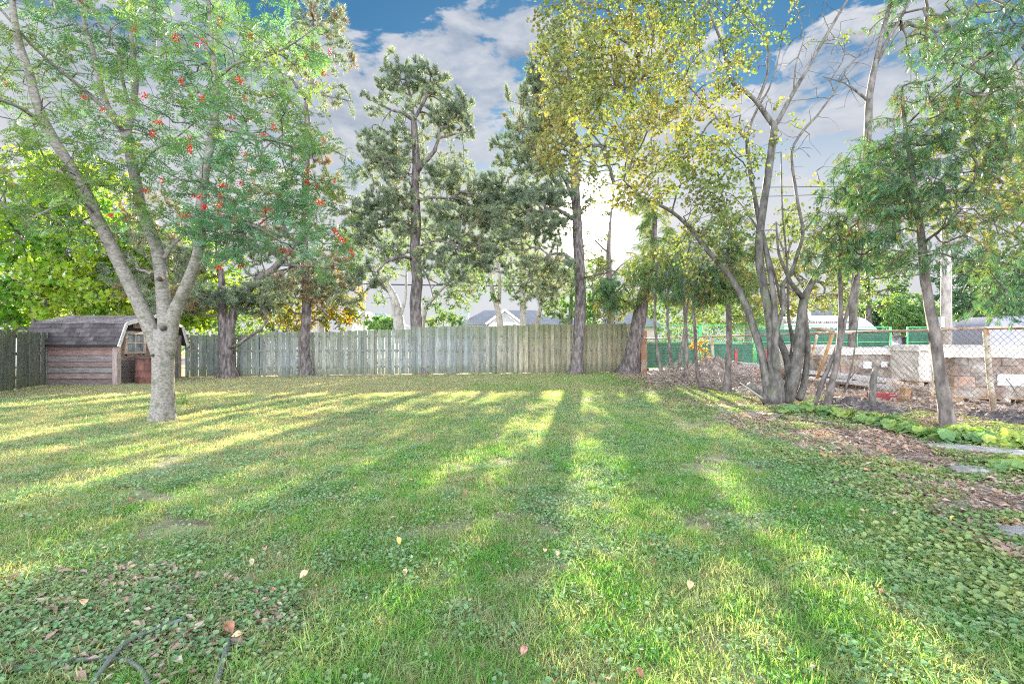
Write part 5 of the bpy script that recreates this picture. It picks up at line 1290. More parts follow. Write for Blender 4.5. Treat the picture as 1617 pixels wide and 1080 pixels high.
# ------------------------------------------------------------------ trees
# 1 rowan, near left
Yr = 7.5
rl = [L(Yr, (257, 668, .175), (258, 620, .165), (258, 560, .168), (261, 522, .175)),
      L(Yr, (256, 580, .10), (248, 548, .125), (232, 507, .12), (200, 439, .105, -.1), (149, 337, .09, -.3), (132, 298, .085, -.4), (98, 243, .078, -.5), (64, 183, .068, -.6), (43, 111, .058, -.7), (24, 50, .048, -.8), (10, -60, .03, -.9)),
      L(Yr, (262, 560, .12), (262, 520, .125), (255, 443, .108, .15), (247, 392, .10, .25), (226, 337, .092, .35), (209, 264, .085, .4), (200, 215, .085, .45)),
      L(Yr, (266, 560, .12), (270, 510, .125), (277, 490, .105, -.05), (298, 443, .098, -.15), (315, 392, .088, -.25), (316, 332, .08, -.3), (324, 264, .072, -.3), (336, 209, .065, -.3), (339, 137, .052, -.25), (334, 67, .042, -.2), (328, 0, .032, -.1), (322, -90, .02, 0)),
      L(Yr, (200, 222, .06, .45), (183, 190, .058, .45), (163, 156, .054, .5), (148, 93, .046, .6), (137, 56, .04, .6), (115, 37, .03, .7), (78, 0, .024, .8), (50, -50, .015, .9)),
      L(Yr, (137, 56, .03, .6), (128, 20, .026, .5), (118, -40, .016, .4)),
      L(Yr, (200, 222, .065, .45), (208, 178, .058, .5), (213, 122, .05, .5), (208, 74, .042, .45), (202, 0, .034, .4), (198, -90, .02, .3)),
      L(Yr, (211, 130, .036, .5), (223, 111, .032, .6), (241, 89, .028, .7), (243, 30, .022, .8), (240, -50, .012, .9)),
      L(Yr, (241, 90, .02, .7), (260, 83, .018, .8), (297, 83, .012, 1.0), (340, 100, .007, 1.2)),
      L(Yr, (203, 165, .03, .5), (193, 130, .028, .3), (182, 70, .024, .1), (155, 35, .018, -.1), (135, 8, .012, -.2)),
      L(Yr, (192, 205, .036, .4), (160, 168, .034, .2), (130, 140, .032, .0), (90, 108, .028, -.3), (48, 70, .023, -.6), (0, 15, .018, -.9), (-50, -40, .01, -1.1)),
      L(Yr, (60, 190, .034, -.6), (35, 172, .028, -.8), (0, 158, .02, -1.1), (-60, 140, .01, -1.5)),
      L(Yr, (343, 124, .03, -.2), (371, 100, .026, -.4), (419, 89, .02, -.6), (464, 67, .013, -.8), (500, 40, .008, -.9)),
      L(Yr, (340, 200, .034, -.3), (390, 211, .028, -.6), (445, 226, .018, -.9), (505, 242, .010, -1.1)),
      L(Yr, (259, 408, .04, .15), (270, 390, .032, .2), (290, 370, .026, .3), (312, 360, .018, .5), (350, 350, .01, .8)),
      L(Yr, (313, 368, .034, -.25), (332, 354, .03, -.4), (374, 350, .026, -.6), (418, 364, .022, -.8), (448, 386, .017, -.9), (478, 404, .013, -1.0), (512, 430, .008, -1.1)),
      L(Yr, (374, 350, .018, -.6), (395, 386, .013, -.5), (427, 412, .008, -.4)),
      L(Yr, (125, 290, .03, -.4), (90, 268, .022, -.1), (50, 262, .016, .3), (0, 275, .009, .8)),
      L(Yr, (150, 340, .026, -.3), (128, 318, .02, -.6), (90, 325, .015, -.9), (40, 350, .008, -1.2)),
      L(Yr, (213, 280, .03, .4), (240, 240, .02, .2), (280, 215, .014, 0), (310, 190, .008, -.2))]
rl = [[(a, b * .88) for a, b in l_] for l_ in rl]
rc = [C(30, 60, 7.0, 95, 40, 1.2), C(60, 190, 6.9, 90, 52, 1.2), C(20, 290, 6.7, 80, 49, 1.2), C(110, 20, 7.8, 90, 43, 1.2), C(150, 110, 7.7, 85, 34, 1.2), C(130, 240, 7.3, 80, 37, 1.3),
      C(90, 335, 7.0, 75, 31, 1.1), C(220, 40, 7.8, 85, 43, 1.2), C(240, 150, 7.6, 80, 40, 1.2), C(210, 250, 7.5, 75, 43, 1.4), C(300, 90, 7.5, 80, 43, 1.2), C(290, 200, 7.2, 75, 40, 1.2),
      C(330, 10, 7.3, 90, 37, 1.2), C(370, 130, 7.0, 80, 46, 1.2), C(360, 230, 6.9, 75, 37, 1.2), C(300, 290, 7.2, 75, 35, 1.2), C(370, 310, 6.8, 70, 42, 1.1), C(430, 60, 6.8, 70, 31, 1.0), C(440, 190, 6.7, 70, 40, 1.0),
      C(440, 280, 6.6, 70, 42, 1.0), C(430, 350, 6.5, 65, 37, .9), C(490, 330, 6.5, 60, 33, .9), C(500, 250, 6.5, 50, 27, .9), C(520, 400, 6.4, 45, 24, .8), C(360, 380, 6.8, 50, 34, .8), C(330, 370, 6.9, 45, 21, .8),
      C(250, 320, 7.5, 60, 31, 1.2), C(160, 300, 7.2, 60, 27, 1.2), C(60, 120, 8.6, 110, 37, 1.0), C(280, 60, 8.8, 120, 43, 1.0), C(400, 20, 8.2, 80, 24, 1.0), C(480, 130, 7.2, 60, 18, .8),
      C(100, -70, 7.2, 150, 37, 1.6), C(300, -80, 7.2, 150, 37, 1.6),
      CB(100, 200, 7.2, 120, 60, 1.0), CB(100, 350, 7.0, 90, 60, .8), CB(300, 120, 7.4, 120, 60, 1.0), CB(420, 300, 6.8, 110, 50, .8), CB(280, 330, 7.2, 70, 30, .8)]
rowan = tree('rowan_tree', 'large grey barked rowan with red berry clusters and three main limbs', 'tree', rl, rc, 'rowan', 'rowan_bark', tip=.0032, seed=3, leaves_per=2, fsize=(.65, 1.0), rough=.05, flare=1.28, sides=16, step=.15, twig='grey_bark', pathw=.3, foliage2='yellow', f2=.20)
# knots on the trunk
for (px, py, r_) in ((258, 518, .035), (252, 440, .03), (300, 437, .025), (243, 560, .02)):
    p = P(px, py, Yr - .12); mb = MB(); mb.tube([p + Vector((0, .05, 0)), p + Vector((0, -.03, -.01)), p + Vector((0, -.045, -.012))], [r_ * 1.5, r_ * 1.1, r_ * .5], 10); mb.build('knot', MT['twig'], rowan, True)
# berries
ico = None
def berry_mesh(seed):
    random.seed(seed); bm = bmesh.new()
    for k in range(26):
        c = Vector((random.gauss(0, .022), random.gauss(0, .022), random.gauss(0, .011))); m = Matrix.Translation(c)
        bmesh.ops.create_icosphere(bm, subdivisions=1, radius=random.uniform(.0065, .009), matrix=m)
    me = bpy.data.meshes.new('berry_cluster'); bm.to_mesh(me); bm.free(); me.shade_smooth(); me.materials.append(MT['berry']); return me
bms = [berry_mesh(i) for i in range(5)]
random.seed(12)
bp2 = [(345, 34), (396, 58), (276, 58), (131, 153), (161, 173), (10, 133), (227, 152), (211, 45), (285, 128), (250, 193), (301, 219), (378, 126), (386, 155), (352, 293), (440, 310), (348, 312), (390, 245), (255, 285), (118, 262), (17, 293), (290, 342), (323, 327), (345, 334), (371, 318), (394, 305), (415, 350),
       (413, 330), (425, 327), (350, 357), (362, 373), (355, 384), (349, 325), (480, 90), (520, 80), (432, 200), (416, 213), (380, 290), (365, 185), (510, 115), (483, 290), (505, 320), (528, 285), (545, 385), (550, 410), (530, 365), (460, 395), (475, 410), (380, 420), (347, 421), (500, 295), (450, 398), (484, 270), (230, 301), (217, 317), (174, 340), (314, 310), (240, 210), (310, 70), (323, 68),
       (5, 270), (300, 235), (360, 350), (372, 345), (417, 395), (320, 155), (536, 375), (555, 398), (540, 378), (460, 250), (128, 5)]
for (px, py) in bp2:
    y = 6.4 + .9 * random.random() + (0.4 if px < 250 else 0); o = linkl('berry_cluster', random.choice(bms), rowan); o.location = P(px, py, y) - rowan.location; o.rotation_euler = (random.uniform(0, 3), 0, random.uniform(0, 3)); s = random.uniform(.95, 1.4); o.scale = (s, s, s)

# 2 many-stemmed tree, right
Ym = 9.45
def LM(*p): return [(a, b * .88) for a, b in L(Ym, *p)]
ml = [LM((1222, 640, .17), (1224, 615, .15), (1222, 590, .11), (1220, 575, .10), (1216, 504, .095), (1206, 452, .09), (1199, 405, .085), (1202, 353, .08), (1211, 292, .08), (1218, 244, .076), (1223, 202, .074), (1222, 192, .07)),
      LM((1214, 632, .10), (1206, 575, .085, .1), (1192, 523, .082, .2), (1173, 471, .075, .3), (1150, 433, .066, .4), (1121, 400, .056, .3), (1088, 358, .046, .2), (1054, 330, .036, 0), (1017, 313, .026, -.2), (985, 285, .014, -.3)),
      LM((1222, 198, .055), (1202, 169, .052, .1), (1195, 160, .05, .1), (1174, 142, .045, .2), (1154, 126, .04, .3), (1143, 74, .033, .4), (1125, 30, .026, .5), (1108, -10, .018, .6)),
      LM((1223, 198, .05), (1228, 193, .048), (1254, 145, .042, -.1), (1275, 110, .036, -.2), (1291, 82, .032, -.2), (1318, 35, .026, -.3), (1342, -5, .02, -.3)),
      LM((1196, 162, .03, .1), (1199, 155, .03, .1), (1212, 120, .028, .0), (1214, 90, .025), (1210, 63, .022, -.1), (1177, 22, .015, -.2), (1160, -10, .01, -.3)),
      LM((1228, 636, .08), (1224, 560, .065, -.1), (1223, 480, .06, -.1), (1211, 400, .055, 0), (1197, 339, .05, .1), (1185, 268, .045, .2), (1180, 221, .042, .2)),
      LM((1180, 222, .03, .2), (1188, 190, .026, .2), (1199, 167, .024, .1), (1215, 140, .018, 0), (1228, 100, .014), (1240, 40, .009)),
      LM((1180, 222, .032, .2), (1165, 205, .03, .3), (1143, 197, .028, .4), (1120, 172, .024, .4), (1099, 148, .02, .4), (1065, 119, .016, .4), (1017, 119, .009, .4)),
      LM((1236, 634, .07), (1225, 537, .05, -.15), (1239, 480, .05, -.1), (1235, 452, .046, -.1), (1249, 433, .044, 0), (1260, 400, .04), (1268, 367, .038, .1), (1262, 330, .034, .1), (1256, 292, .032, .2), (1251, 240, .028, .2), (1270, 205, .026, .2), (1291, 183, .024, .2), (1304, 165, .022, .2), (1318, 145, .02, .2), (1345, 100, .017, .3), (1373, 74, .014, .4), (1421, 22, .009, .5), (1450, -5, .006, .6)),
      LM((1244, 636, .10), (1254, 598, .115, -.1), (1260, 560, .11, -.1), (1263, 528, .105, -.05), (1266, 500, .095), (1270, 471, .085), (1280, 450, .07), (1287, 438, .066, .1), (1301, 414, .056, .2), (1318, 377, .045, .3), (1338, 340, .035, .4), (1365, 300, .024, .5)),
      LM((1270, 474, .06), (1258, 458, .05, -.1), (1249, 447, .045, -.2), (1240, 425, .035, -.3), (1230, 400, .025, -.4), (1226, 350, .015, -.5)),
      LM((1262, 630, .08), (1268, 613, .075, .1), (1275, 565, .062, .1), (1273, 520, .055, .1), (1270, 480, .045, .05)),
      LM((1234, 632, .08), (1246, 600, .075, .1), (1239, 556, .07, .25), (1228, 530, .06, .3), (1222, 505, .05, .3)),
      LM((1240, 600, .05, .2), (1252, 545, .045, .3), (1245, 500, .035, .3), (1244, 430, .025, .4), (1236, 330, .018, .4), (1234, 240, .012, .4)),
      LM((1238, 500, .03, .2), (1225, 440, .028, .3), (1213, 400, .024, .4), (1190, 350, .018, .5), (1160, 310, .010, .6)),
      LM((1213, 640, .075, -.1), (1200, 622, .066, -.2), (1183, 607, .062, -.3), (1182, 606, .02, -.3)),
      LM((1318, 145, .014, .2), (1312, 128, .013, .2), (1335, 85, .012, .1), (1312, 50, .01, 0), (1300, 20, .008, 0)),
      LM((1254, 145, .016, -.1), (1258, 100, .014, 0), (1270, 60, .012, .1), (1262, 20, .008, .1)),
      LM((1268, 367, .02, .1), (1290, 340, .016, 0), (1300, 310, .012, 0), (1290, 270, .008, 0))]
mc = [C(880, 40, 9.2, 50, 60, 1.0), C(905, 120, 9.2, 70, 130, 1.2), C(960, 50, 9.4, 80, 160, 1.3), C(1040, 40, 9.4, 85, 170, 1.3), C(1120, 30, 9.6, 70, 70, 1.2), C(980, 150, 9.2, 85, 180, 1.3), C(1060, 140, 9.4, 80, 120, 1.2), C(880, 200, 9.0, 55, 80, 1.0), C(960, 240, 9.2, 75, 130, 1.2), C(870, 250, 9.0, 25, 25, .6),
      C(1050, 240, 9.3, 75, 120, 1.1), C(1120, 230, 9.5, 60, 75, 1.0), C(1130, 130, 9.6, 50, 45, 1.0), C(1010, 300, 9.1, 50, 45, .9), C(1110, 310, 9.4, 60, 75, 1.0), C(1150, 360, 9.6, 40, 40, .8), C(1270, 340, 9.8, 60, 25, .9), C(1230, 220, 9.6, 60, 10, 1.0), C(1060, -70, 9.4, 130, 110, 1.4), C(930, -60, 9.3, 90, 60, 1.2), C(1250, 60, 9.6, 110, 12, 1.0),
      CB(1230, 80, 9.6, 110, 110, 1.0), CB(1180, 190, 9.5, 70, 40, .8), CB(1330, 110, 9.7, 70, 50, .8), CB(1270, 230, 9.6, 60, 30, .7), CB(1300, 20, 9.6, 60, 40, .8), CB(1080, 350, 9.5, 70, 30, .8), C(1180, 60, 9.5, 50, 25, .8), C(1150, 280, 9.5, 60, 40, .8), C(1090, 400, 9.6, 50, 25, .6)]
tree('many_stemmed_tree', 'many-stemmed grey tree with round yellow green leaves and twisting limbs', 'tree', ml, mc, 'yellow', 'grey_bark', tip=.0028, seed=8, leaves_per=2, fsize=(.8, 1.3), rough=.12, sides=12, step=.15, twig='grey_bark', pathw=.3)
mb = MB(); q, r_ = catmull([P(1205, 630, 9.2), P(1188, 618, 9.1), P(1168, 604, 9.0)], [.022, .018, .01], .1); mb.tube(q, r_, 7); o = mb.build('dead_branch', MT['pale_bark'], None, True); tag(o, 'pale dead branch propped against the foot of the many-stemmed tree', 'branch')
for i, (a, b, c_, lb) in enumerate([((1060, 602), (1075, 596), .03, 'short grey log end between the thin cedar trunks'), ((1105, 608), (1160, 617), .045, 'brown fallen branch lying before the thin cedar trunk'), ((1150, 618), (1188, 616), .05, 'grey log lying right of the thin cedar trunk'), ((1080, 612), (1105, 604), .035, 'low bent branch on the brown litter')]):
    Y = G(b[0], b[1] + 4).y; mb = MB(); mb.tube([P(*a, Y + .2), P((a[0] + b[0]) / 2, (a[1] + b[1]) / 2 + 2, Y), P(*b, Y)], [c_, c_ * .9, c_ * .7], 8, True, .1); o = mb.build('fallen_branch', MT['brown_bark'], None, True); tag(o, lb, 'branch')
mb = MB(); q, r_ = catmull([G(1375, 650) + Vector((0, 0, -.05)), P(1378, 610, 8.6), P(1381, 585, 8.6), P(1382, 572, 8.6)], [.062, .055, .04, .004], .05); mb.tube(q, r_, 9, True, .15); o = mb.build('pointed_stake', MT['grey_bark'], None, False); tag(o, 'weathered grey stump tapering to a point beside the chain link fence', 'stump')

# 3 pines along the back fence
def pine(name_label, limbs, clumps, seed, f2=.22, lpn=6, tip=.006, size=(.7, 1.2), bark='pine_bark', f='pine', fo2='drypine'):
    return tree('pine_tree', name_label, 'tree', limbs, clumps, f, bark, tip=tip, seed=seed, leaves_per=lpn, fsize=size, rough=.12, flare=1.35, sides=14, step=.3, mode='needle', foliage2=fo2, f2=f2, pathw=.25, twig='brown_bark')
Yp = 19.2
def CR(x, y, r, n, Y=Yp, ry=1.3, sz=.85): return C(560 + x / 3.175, 80 + y / 3.175, Y, r / 3.175, n, ry, 1.0, sz)
pine('tall middle pine with open blue green crown and dark straight trunk',
     [L(Yp, (668, 594, .31), (664, 570, .27), (659, 530, .235), (656, 480, .22), (659, 440, .215), (655, 400, .21), (657, 350, .19), (655, 300, .175), (658, 260, .16), (655, 220, .13), (653, 187, .11)),
      L(Yp, (653, 190, .08), (636, 178, .065, -.2), (620, 174, .05, -.3), (598, 165, .03, -.4)), L(Yp, (653, 190, .07), (648, 152, .06, .1), (640, 125, .03, .2)), L(Yp, (653, 190, .08), (673, 152, .06, -.1), (680, 120, .03, -.3)),
      L(Yp, (657, 275, .09), (667, 260, .085, -.2), (686, 238, .075, -.4), (693, 218, .06, -.5), (715, 212, .045, -.6), (742, 207, .02, -.7)),
      L(Yp, (658, 318, .06), (680, 312, .05, -.4), (708, 313, .03, -.8)), L(Yp, (655, 300, .06), (640, 280, .05, -.5), (620, 265, .03, -1)),
      L(Yp, (655, 410, .075), (640, 406, .065, -.4), (625, 407, .06, -.7), (608, 414, .052, -.9), (597, 428, .045, -1.0), (598, 442, .036, -1.0), (612, 462, .02, -1.0)),
      L(Yp, (660, 390, .05), (690, 380, .04, -.5), (730, 392, .02, -1.0)), L(Yp, (660, 415, .04), (676, 440, .03, -.4), (684, 470, .015, -.6)), L(Yp, (655, 360, .06), (620, 345, .045, .5), (585, 350, .02, 1))],
     [CR(300, 300, 200, 60), CR(350, 700, 300, 200), CR(480, 980, 250, 170), CR(640, 760, 170, 60), CR(230, 120, 100, 60), CR(330, 150, 90, 55), CR(180, 180, 70, 25), CR(420, 180, 70, 30), CR(500, 290, 105, 85), CR(430, 350, 90, 50), CR(560, 380, 60, 20), CR(100, 280, 70, 14), CR(130, 490, 115, 100), CR(200, 570, 90, 75), CR(240, 420, 60, 22), CR(60, 600, 60, 20), CR(100, 820, 125, 110), CR(210, 760, 90, 60),
      CR(40, 930, 100, 80), CR(450, 640, 90, 50), CR(560, 720, 120, 75), CR(450, 830, 90, 50), CR(650, 820, 110, 70), CR(560, 980, 100, 45), CR(300, 500, 40, 12), CR(700, 680, 70, 22), CR(520, 490, 60, 8), CR(240, 900, 60, 22), CR(400, 1060, 80, 20), CR(180, 1020, 70, 25), CR(640, 1050, 90, 30), CR(520, 1180, 100, 25), CR(150, 1170, 60, 12)], 21, lpn=6)
Yq = 19.0
def CQ(x, y, r, n, Y=Yq, ry=1.4, sz=.8): return C(760 + x / 2.347, 60 + y / 2.347, Y, r / 2.347, n, ry, 1.0, sz)
pine('dense dark pine with straight trunk in front of the sun',
     [L(Yq, (909, 595, .27), (911, 570, .235), (913, 540, .225), (916, 500, .225), (916, 440, .21), (914, 400, .2), (911, 340, .18), (907, 260, .15), (903, 180, .11), (898, 100, .07), (892, 40, .03)),
      L(Yq, (912, 350, .07), (880, 330, .055, -.4), (850, 335, .03, -.8)), L(Yq, (914, 420, .06), (890, 400, .05, -.3), (855, 410, .035, -.7), (830, 450, .015, -.9)), L(Yq, (915, 440, .05), (935, 436, .035, -.4), (965, 425, .012, -.8)),
      L(Yq, (908, 280, .07), (870, 270, .05, .3), (820, 275, .025, .6)), L(Yq, (905, 200, .06), (860, 190, .04, .3), (820, 210, .02, .4)), L(Yq, (910, 330, .08), (895, 290, .06, -.3), (880, 265, .04, -.5))],
     [CQ(230, 350, 160, 110), CQ(190, 650, 200, 210), CQ(210, 880, 160, 120), CQ(70, 800, 110, 40), CQ(290, 40, 70, 45), CQ(220, 130, 75, 60), CQ(210, 220, 85, 85), CQ(240, 310, 90, 90), CQ(150, 380, 90, 75), CQ(70, 430, 55, 22), CQ(180, 440, 70, 55), CQ(240, 500, 90, 65), CQ(110, 590, 100, 70), CQ(200, 650, 110, 90), CQ(290, 590, 80, 50), CQ(50, 680, 70, 35), CQ(280, 700, 80, 45),
      CQ(200, 840, 80, 40), CQ(290, 860, 70, 35), CQ(130, 730, 70, 40), CQ(340, 130, 90, 70), CQ(330, 260, 90, 70), CQ(380, 60, 80, 50), CQ(420, 200, 80, 35), CQ(400, 420, 70, 30), CQ(390, 610, 40, 10), CQ(30, 560, 60, 25), CQ(120, 500, 60, 25), CQ(230, 930, 60, 18), CQ(100, 250, 25, 6), CQ(310, -40, 50, 25)], 22, f2=.27, lpn=6)
Y2 = 17.9
pine('second pine from the left with pinkish upper stem and thin airy top',
     [L(Y2, (485, 598, .215), (483, 575, .18), (480, 545, .17), (484, 500, .165), (483, 440, .155), (480, 380, .14), (482, 320, .13), (484, 250, .12), (486, 200, .11), (482, 165, .10)),
      L(Y2, (482, 167, .08), (491, 140, .07), (494, 122, .06), (493, 60, .045), (494, 18, .03), (492, -20, .02)), L(Y2, (484, 160, .05), (470, 140, .04, -.3), (456, 120, .02, -.5)), L(Y2, (493, 145, .04), (520, 152, .03, -.4), (556, 160, .012, -.7)),
      L(Y2, (482, 400, .06), (455, 425, .045, -.3), (420, 430, .03, -.6), (380, 440, .015, -.8)), L(Y2, (484, 470, .05), (500, 480, .035, -.5), (520, 500, .015, -.8)), L(Y2, (482, 440, .05), (450, 455, .035, .3), (415, 450, .02, .6))],
     [C(500, 20, Y2, 45, 40, 1.2), C(480, 60, Y2, 40, 25, 1.2), C(530, 40, Y2, 30, 14, 1.0), C(540, 80, Y2, 30, 14, 1.0), C(500, 100, Y2, 35, 16, 1.2), C(460, 110, Y2, 35, 18, 1.0), C(540, 160, Y2, 35, 12, 1.0), C(440, 170, Y2, 50, 25, 1.5), C(500, 240, Y2, 50, 25, 1.5), C(450, 290, Y2, 60, 40, 1.5), C(530, 300, Y2, 45, 25, 1.3),
      C(440, 400, Y2, 60, 60, 1.5, sz=.6), C(520, 420, Y2, 55, 60, 1.3, sz=.6), C(470, 350, Y2, 60, 45, 1.5), C(560, 440, Y2, 35, 25, 1.0, sz=.7), C(520, 470, Y2, 50, 40, 1.0, sz=.4)], 23, f2=.45, lpn=6, size=(.8, 1.3))
Y1 = 17.2
pine('forked old pine with a broken stub and a leaning right limb',
     [L(Y1, (360, 601, .30), (359, 580, .26), (357, 560, .245), (356, 540, .235)),
      L(Y1, (353, 560, .16), (352, 520, .14), (351, 470, .125), (350, 445, .11), (348, 425, .10), (347, 422, .03)),
      L(Y1, (361, 560, .15), (363, 520, .16), (370, 490, .15), (385, 465, .145), (405, 443, .13), (432, 425, .11), (455, 398, .09), (480, 370, .06), (500, 340, .03)),
      L(Y1, (360, 550, .05, -.1), (375, 545, .06, -.2), (392, 532, .055, -.3), (410, 522, .05, -.4), (424, 503, .04, -.4)),
      L(Y1, (350, 470, .05), (330, 468, .04, -.2), (300, 460, .025, -.5), (262, 440, .012, -.8)), L(Y1, (376, 475, .05), (360, 455, .05, -.2), (345, 452, .04, -.3)), L(Y1, (349, 500, .04), (310, 495, .03, .5), (260, 480, .015, 1.0)),
      L(Y1, (440, 418, .05), (480, 420, .04, .3), (530, 425, .03, .6), (600, 430, .012, .9))],
     [C(230, 400, 16.8, 60, 90, 1.3, sz=.8), C(290, 420, 16.8, 50, 70, 1.2, sz=.7), C(200, 450, 16.9, 50, 60, 1.2, sz=.7), C(320, 380, 17, 60, 50, 1.4), C(400, 380, 17.2, 60, 50, 1.4), C(340, 470, 17, 60, 80, 1.4, sz=.35), C(270, 480, 17, 60, 60, 1.4, sz=.4), C(430, 460, 17.3, 60, 80, 1.4, sz=.45), C(400, 480, 17.2, 50, 50, 1.2, sz=.35), C(480, 445, 17.4, 50, 50, 1.2, sz=.5), C(240, 340, 17.2, 50, 40, 1.4), C(380, 320, 17.3, 60, 40, 1.4), C(580, 430, 17.6, 20, 8, .8)], 24, f2=.50, lpn=7)
# leaning trunk with spreading needles
Y5 = 19.6
tree('leaning_cedar', 'leaning tree with thick slanted trunk at the right end of the board fence', 'tree',
     [L(Y5, (991, 593, .40), (996, 575, .33), (1001, 545, .30), (1007, 515, .28), (1012, 490, .26), (1020, 450, .2), (1030, 400, .14), (1035, 340, .08), (1040, 280, .03)), L(Y5, (1012, 480, .08), (1040, 460, .06, -.4), (1075, 440, .03, -.8)), L(Y5, (1010, 490, .06), (980, 470, .05, -.4), (950, 450, .03, -.8))],
     [C(1010, 440, 19.2, 50, 60, 1.4, sz=.7), C(960, 460, 19.2, 35, 30, 1.2, sz=.7), C(1060, 430, 19.2, 50, 60, 1.3, sz=.8), C(1040, 380, 19.4, 45, 50, 1.3), C(1020, 330, 19.4, 30, 25, 1.2), C(1090, 460, 19, 35, 30, 1.2, sz=.6), C(975, 480, 19.2, 20, 12, .8, sz=.6)], 'cedarw', 'pine_bark', tip=.006, seed=31, leaves_per=12, fsize=(1.1, 1.9), mode='spray', rough=.1, flare=1.2, step=.3, foliage2='cedar', f2=.5)
LPC = 1.25
# thin cedars between lawn and fence
def cedar(label, limbs, clumps, seed, lpn=8, size=(1.0, 1.8), warm=.45, bark='brown_bark', tip=.004):
    return tree('cedar_tree', label, 'tree', limbs, clumps, 'cedar', bark, 'cedars along the chain link fence', tip=tip, seed=seed, leaves_per=max(2, int(lpn * LPC)), fsize=(size[0] * .55, size[1] * .55), mode='spray', rough=.12, step=.2, sides=8, flare=1.15, foliage2='cedarw', f2=warm, pathw=.2, twig='brown_bark', droop=1)
def TR(first, *rest, r=.05, Y=None):
    px, py = first
    Y = Y or G(px, py).y
    pts = [(px, py, r * 1.2)] + [(a, b, r * (1 - .55 * (i + 1) / len(rest))) for i, (a, b) in enumerate(rest)]
    return L(Y, *pts), Y
for i, (lb, tr, cl_) in enumerate([
    ('leftmost thin cedar, curved trunk beside the flaking post', ((1048, 601), (1040, 570), (1037, 540), (1034, 505), (1036, 450), (1040, 400)), [(1035, 440, 40, 60), (1050, 400, 35, 40), (1010, 420, 30, 30)]),
    ('very thin cedar stem second from the flaking post', ((1066, 604), (1059, 575), (1056, 530), (1054, 500), (1056, 440)), [(1060, 450, 35, 45), (1075, 410, 30, 30)]),
    ('pale slanting thin cedar stem', ((1068, 605), (1074, 570), (1079, 535), (1084, 500), (1090, 450)), [(1090, 450, 30, 35)]),
    ('straight thin cedar in the middle of the brush heap', ((1081, 608), (1084, 570), (1083, 520), (1081, 480), (1083, 430), (1090, 380)), [(1085, 430, 40, 60), (1100, 380, 40, 50), (1070, 470, 25, 25)]),
    ('bent thin cedar behind the fallen branch', ((1109, 617), (1102, 590), (1098, 560), (1098, 530), (1095, 480), (1100, 430)), [(1110, 450, 40, 60), (1130, 410, 40, 45)]),
    ('straight pale thin cedar left of the many-stemmed tree', ((1147, 621), (1149, 590), (1151, 550), (1151, 500), (1148, 450), (1150, 400), (1155, 350)), [(1145, 440, 45, 90), (1165, 400, 40, 60), (1170, 460, 30, 40), (1150, 350, 35, 40), (1125, 470, 25, 30), (1175, 500, 20, 14)])]):
    lim, Y = TR(*tr, r=.085 if i == 5 else .06)
    cedar(lb, [lim], [C(a, b, Y, r, n, .9, sz=.8) for a, b, r, n in cl_], 40 + i, warm=.5)
cedar('forked thin sapling with reddish bark leaning against the chain link rail',
      [L(8.9, (1305, 643, .06), (1315, 600, .052), (1324, 556, .048), (1328, 490, .04), (1327, 419, .03), (1330, 350, .02)), L(8.9, (1324, 560, .034), (1334, 510, .032), (1343, 471, .03), (1348, 450, .028), (1360, 410, .024), (1364, 380, .02), (1375, 320, .012)), L(8.9, (1284, 645, .045, .1), (1300, 600, .04, .1), (1322, 545, .03, .1), (1328, 500, .02, .1)),
       L(8.9, (1333, 620, .02), (1345, 580, .016), (1352, 530, .012), (1356, 500, .006)), L(8.9, (1340, 600, .010), (1352, 585, .007), (1358, 570, .004))],
      [C(1330, 420, 8.6, 35, 26, .8, sz=.8), C(1340, 360, 8.4, 60, 90, 1.0), C(1380, 330, 8.2, 55, 80, 1.0), C(1380, 390, 8.4, 40, 45, .8), C(1300, 390, 8.7, 28, 18, .7), C(1370, 270, 8.2, 50, 70, 1.0), C(1410, 290, 8.0, 50, 60, 1.0), C(1340, 300, 8.4, 30, 25, .8)], 50, lpn=10, size=(.9, 1.5), warm=.32)
cedar('single leaning cedar trunk with drooping sprays on the far right of the bed',
      [L(6.75, (1498, 682, .095), (1493, 645, .082), (1486, 600, .076), (1480, 560, .072), (1475, 520, .066), (1467, 480, .058), (1461, 440, .054), (1458, 400, .05), (1455, 370, .046), (1450, 330, .04), (1444, 290, .034), (1438, 250, .03), (1430, 200, .024), (1425, 150, .018)),
       L(6.75, (1455, 375, .03), (1448, 340, .028, .2), (1438, 310, .024, .3), (1428, 270, .018, .4)), L(6.75, (1450, 300, .02), (1475, 305, .018, -.2), (1520, 304, .014, -.5), (1560, 300, .007, -.8)), L(6.75, (1457, 385, .02), (1490, 360, .015, -.3), (1520, 330, .008, -.5)), L(6.75, (1440, 260, .02), (1400, 230, .015, .3), (1370, 220, .008, .5)),
       L(6.75, (1430, 200, .015), (1470, 160, .012, -.3), (1520, 120, .007, -.6))],
      [C(1410, 330, 6.6, 50, 60, .7), C(1440, 290, 6.6, 50, 60, .8), C(1480, 330, 6.4, 50, 50, .8, sz=.8), C(1420, 410, 6.7, 40, 32, .5, sz=.7), C(1530, 290, 6.2, 55, 45, .7, sz=.8), C(1500, 240, 6.3, 55, 55, .8), C(1400, 230, 6.8, 45, 40, .8), C(1450, 190, 6.6, 55, 60, .8), C(1520, 180, 6.2, 55, 55, .8), C(1580, 240, 6.0, 40, 25, .6), C(1480, 120, 6.4, 50, 45, .8), C(1580, 340, 6.0, 35, 20, .6), C(1480, 390, 6.5, 35, 22, .5), C(1550, 380, 6.2, 35, 18, .5), C(1380, 290, 6.9, 35, 30, .6)], 51, lpn=7, size=(.75, 1.25), warm=.22)
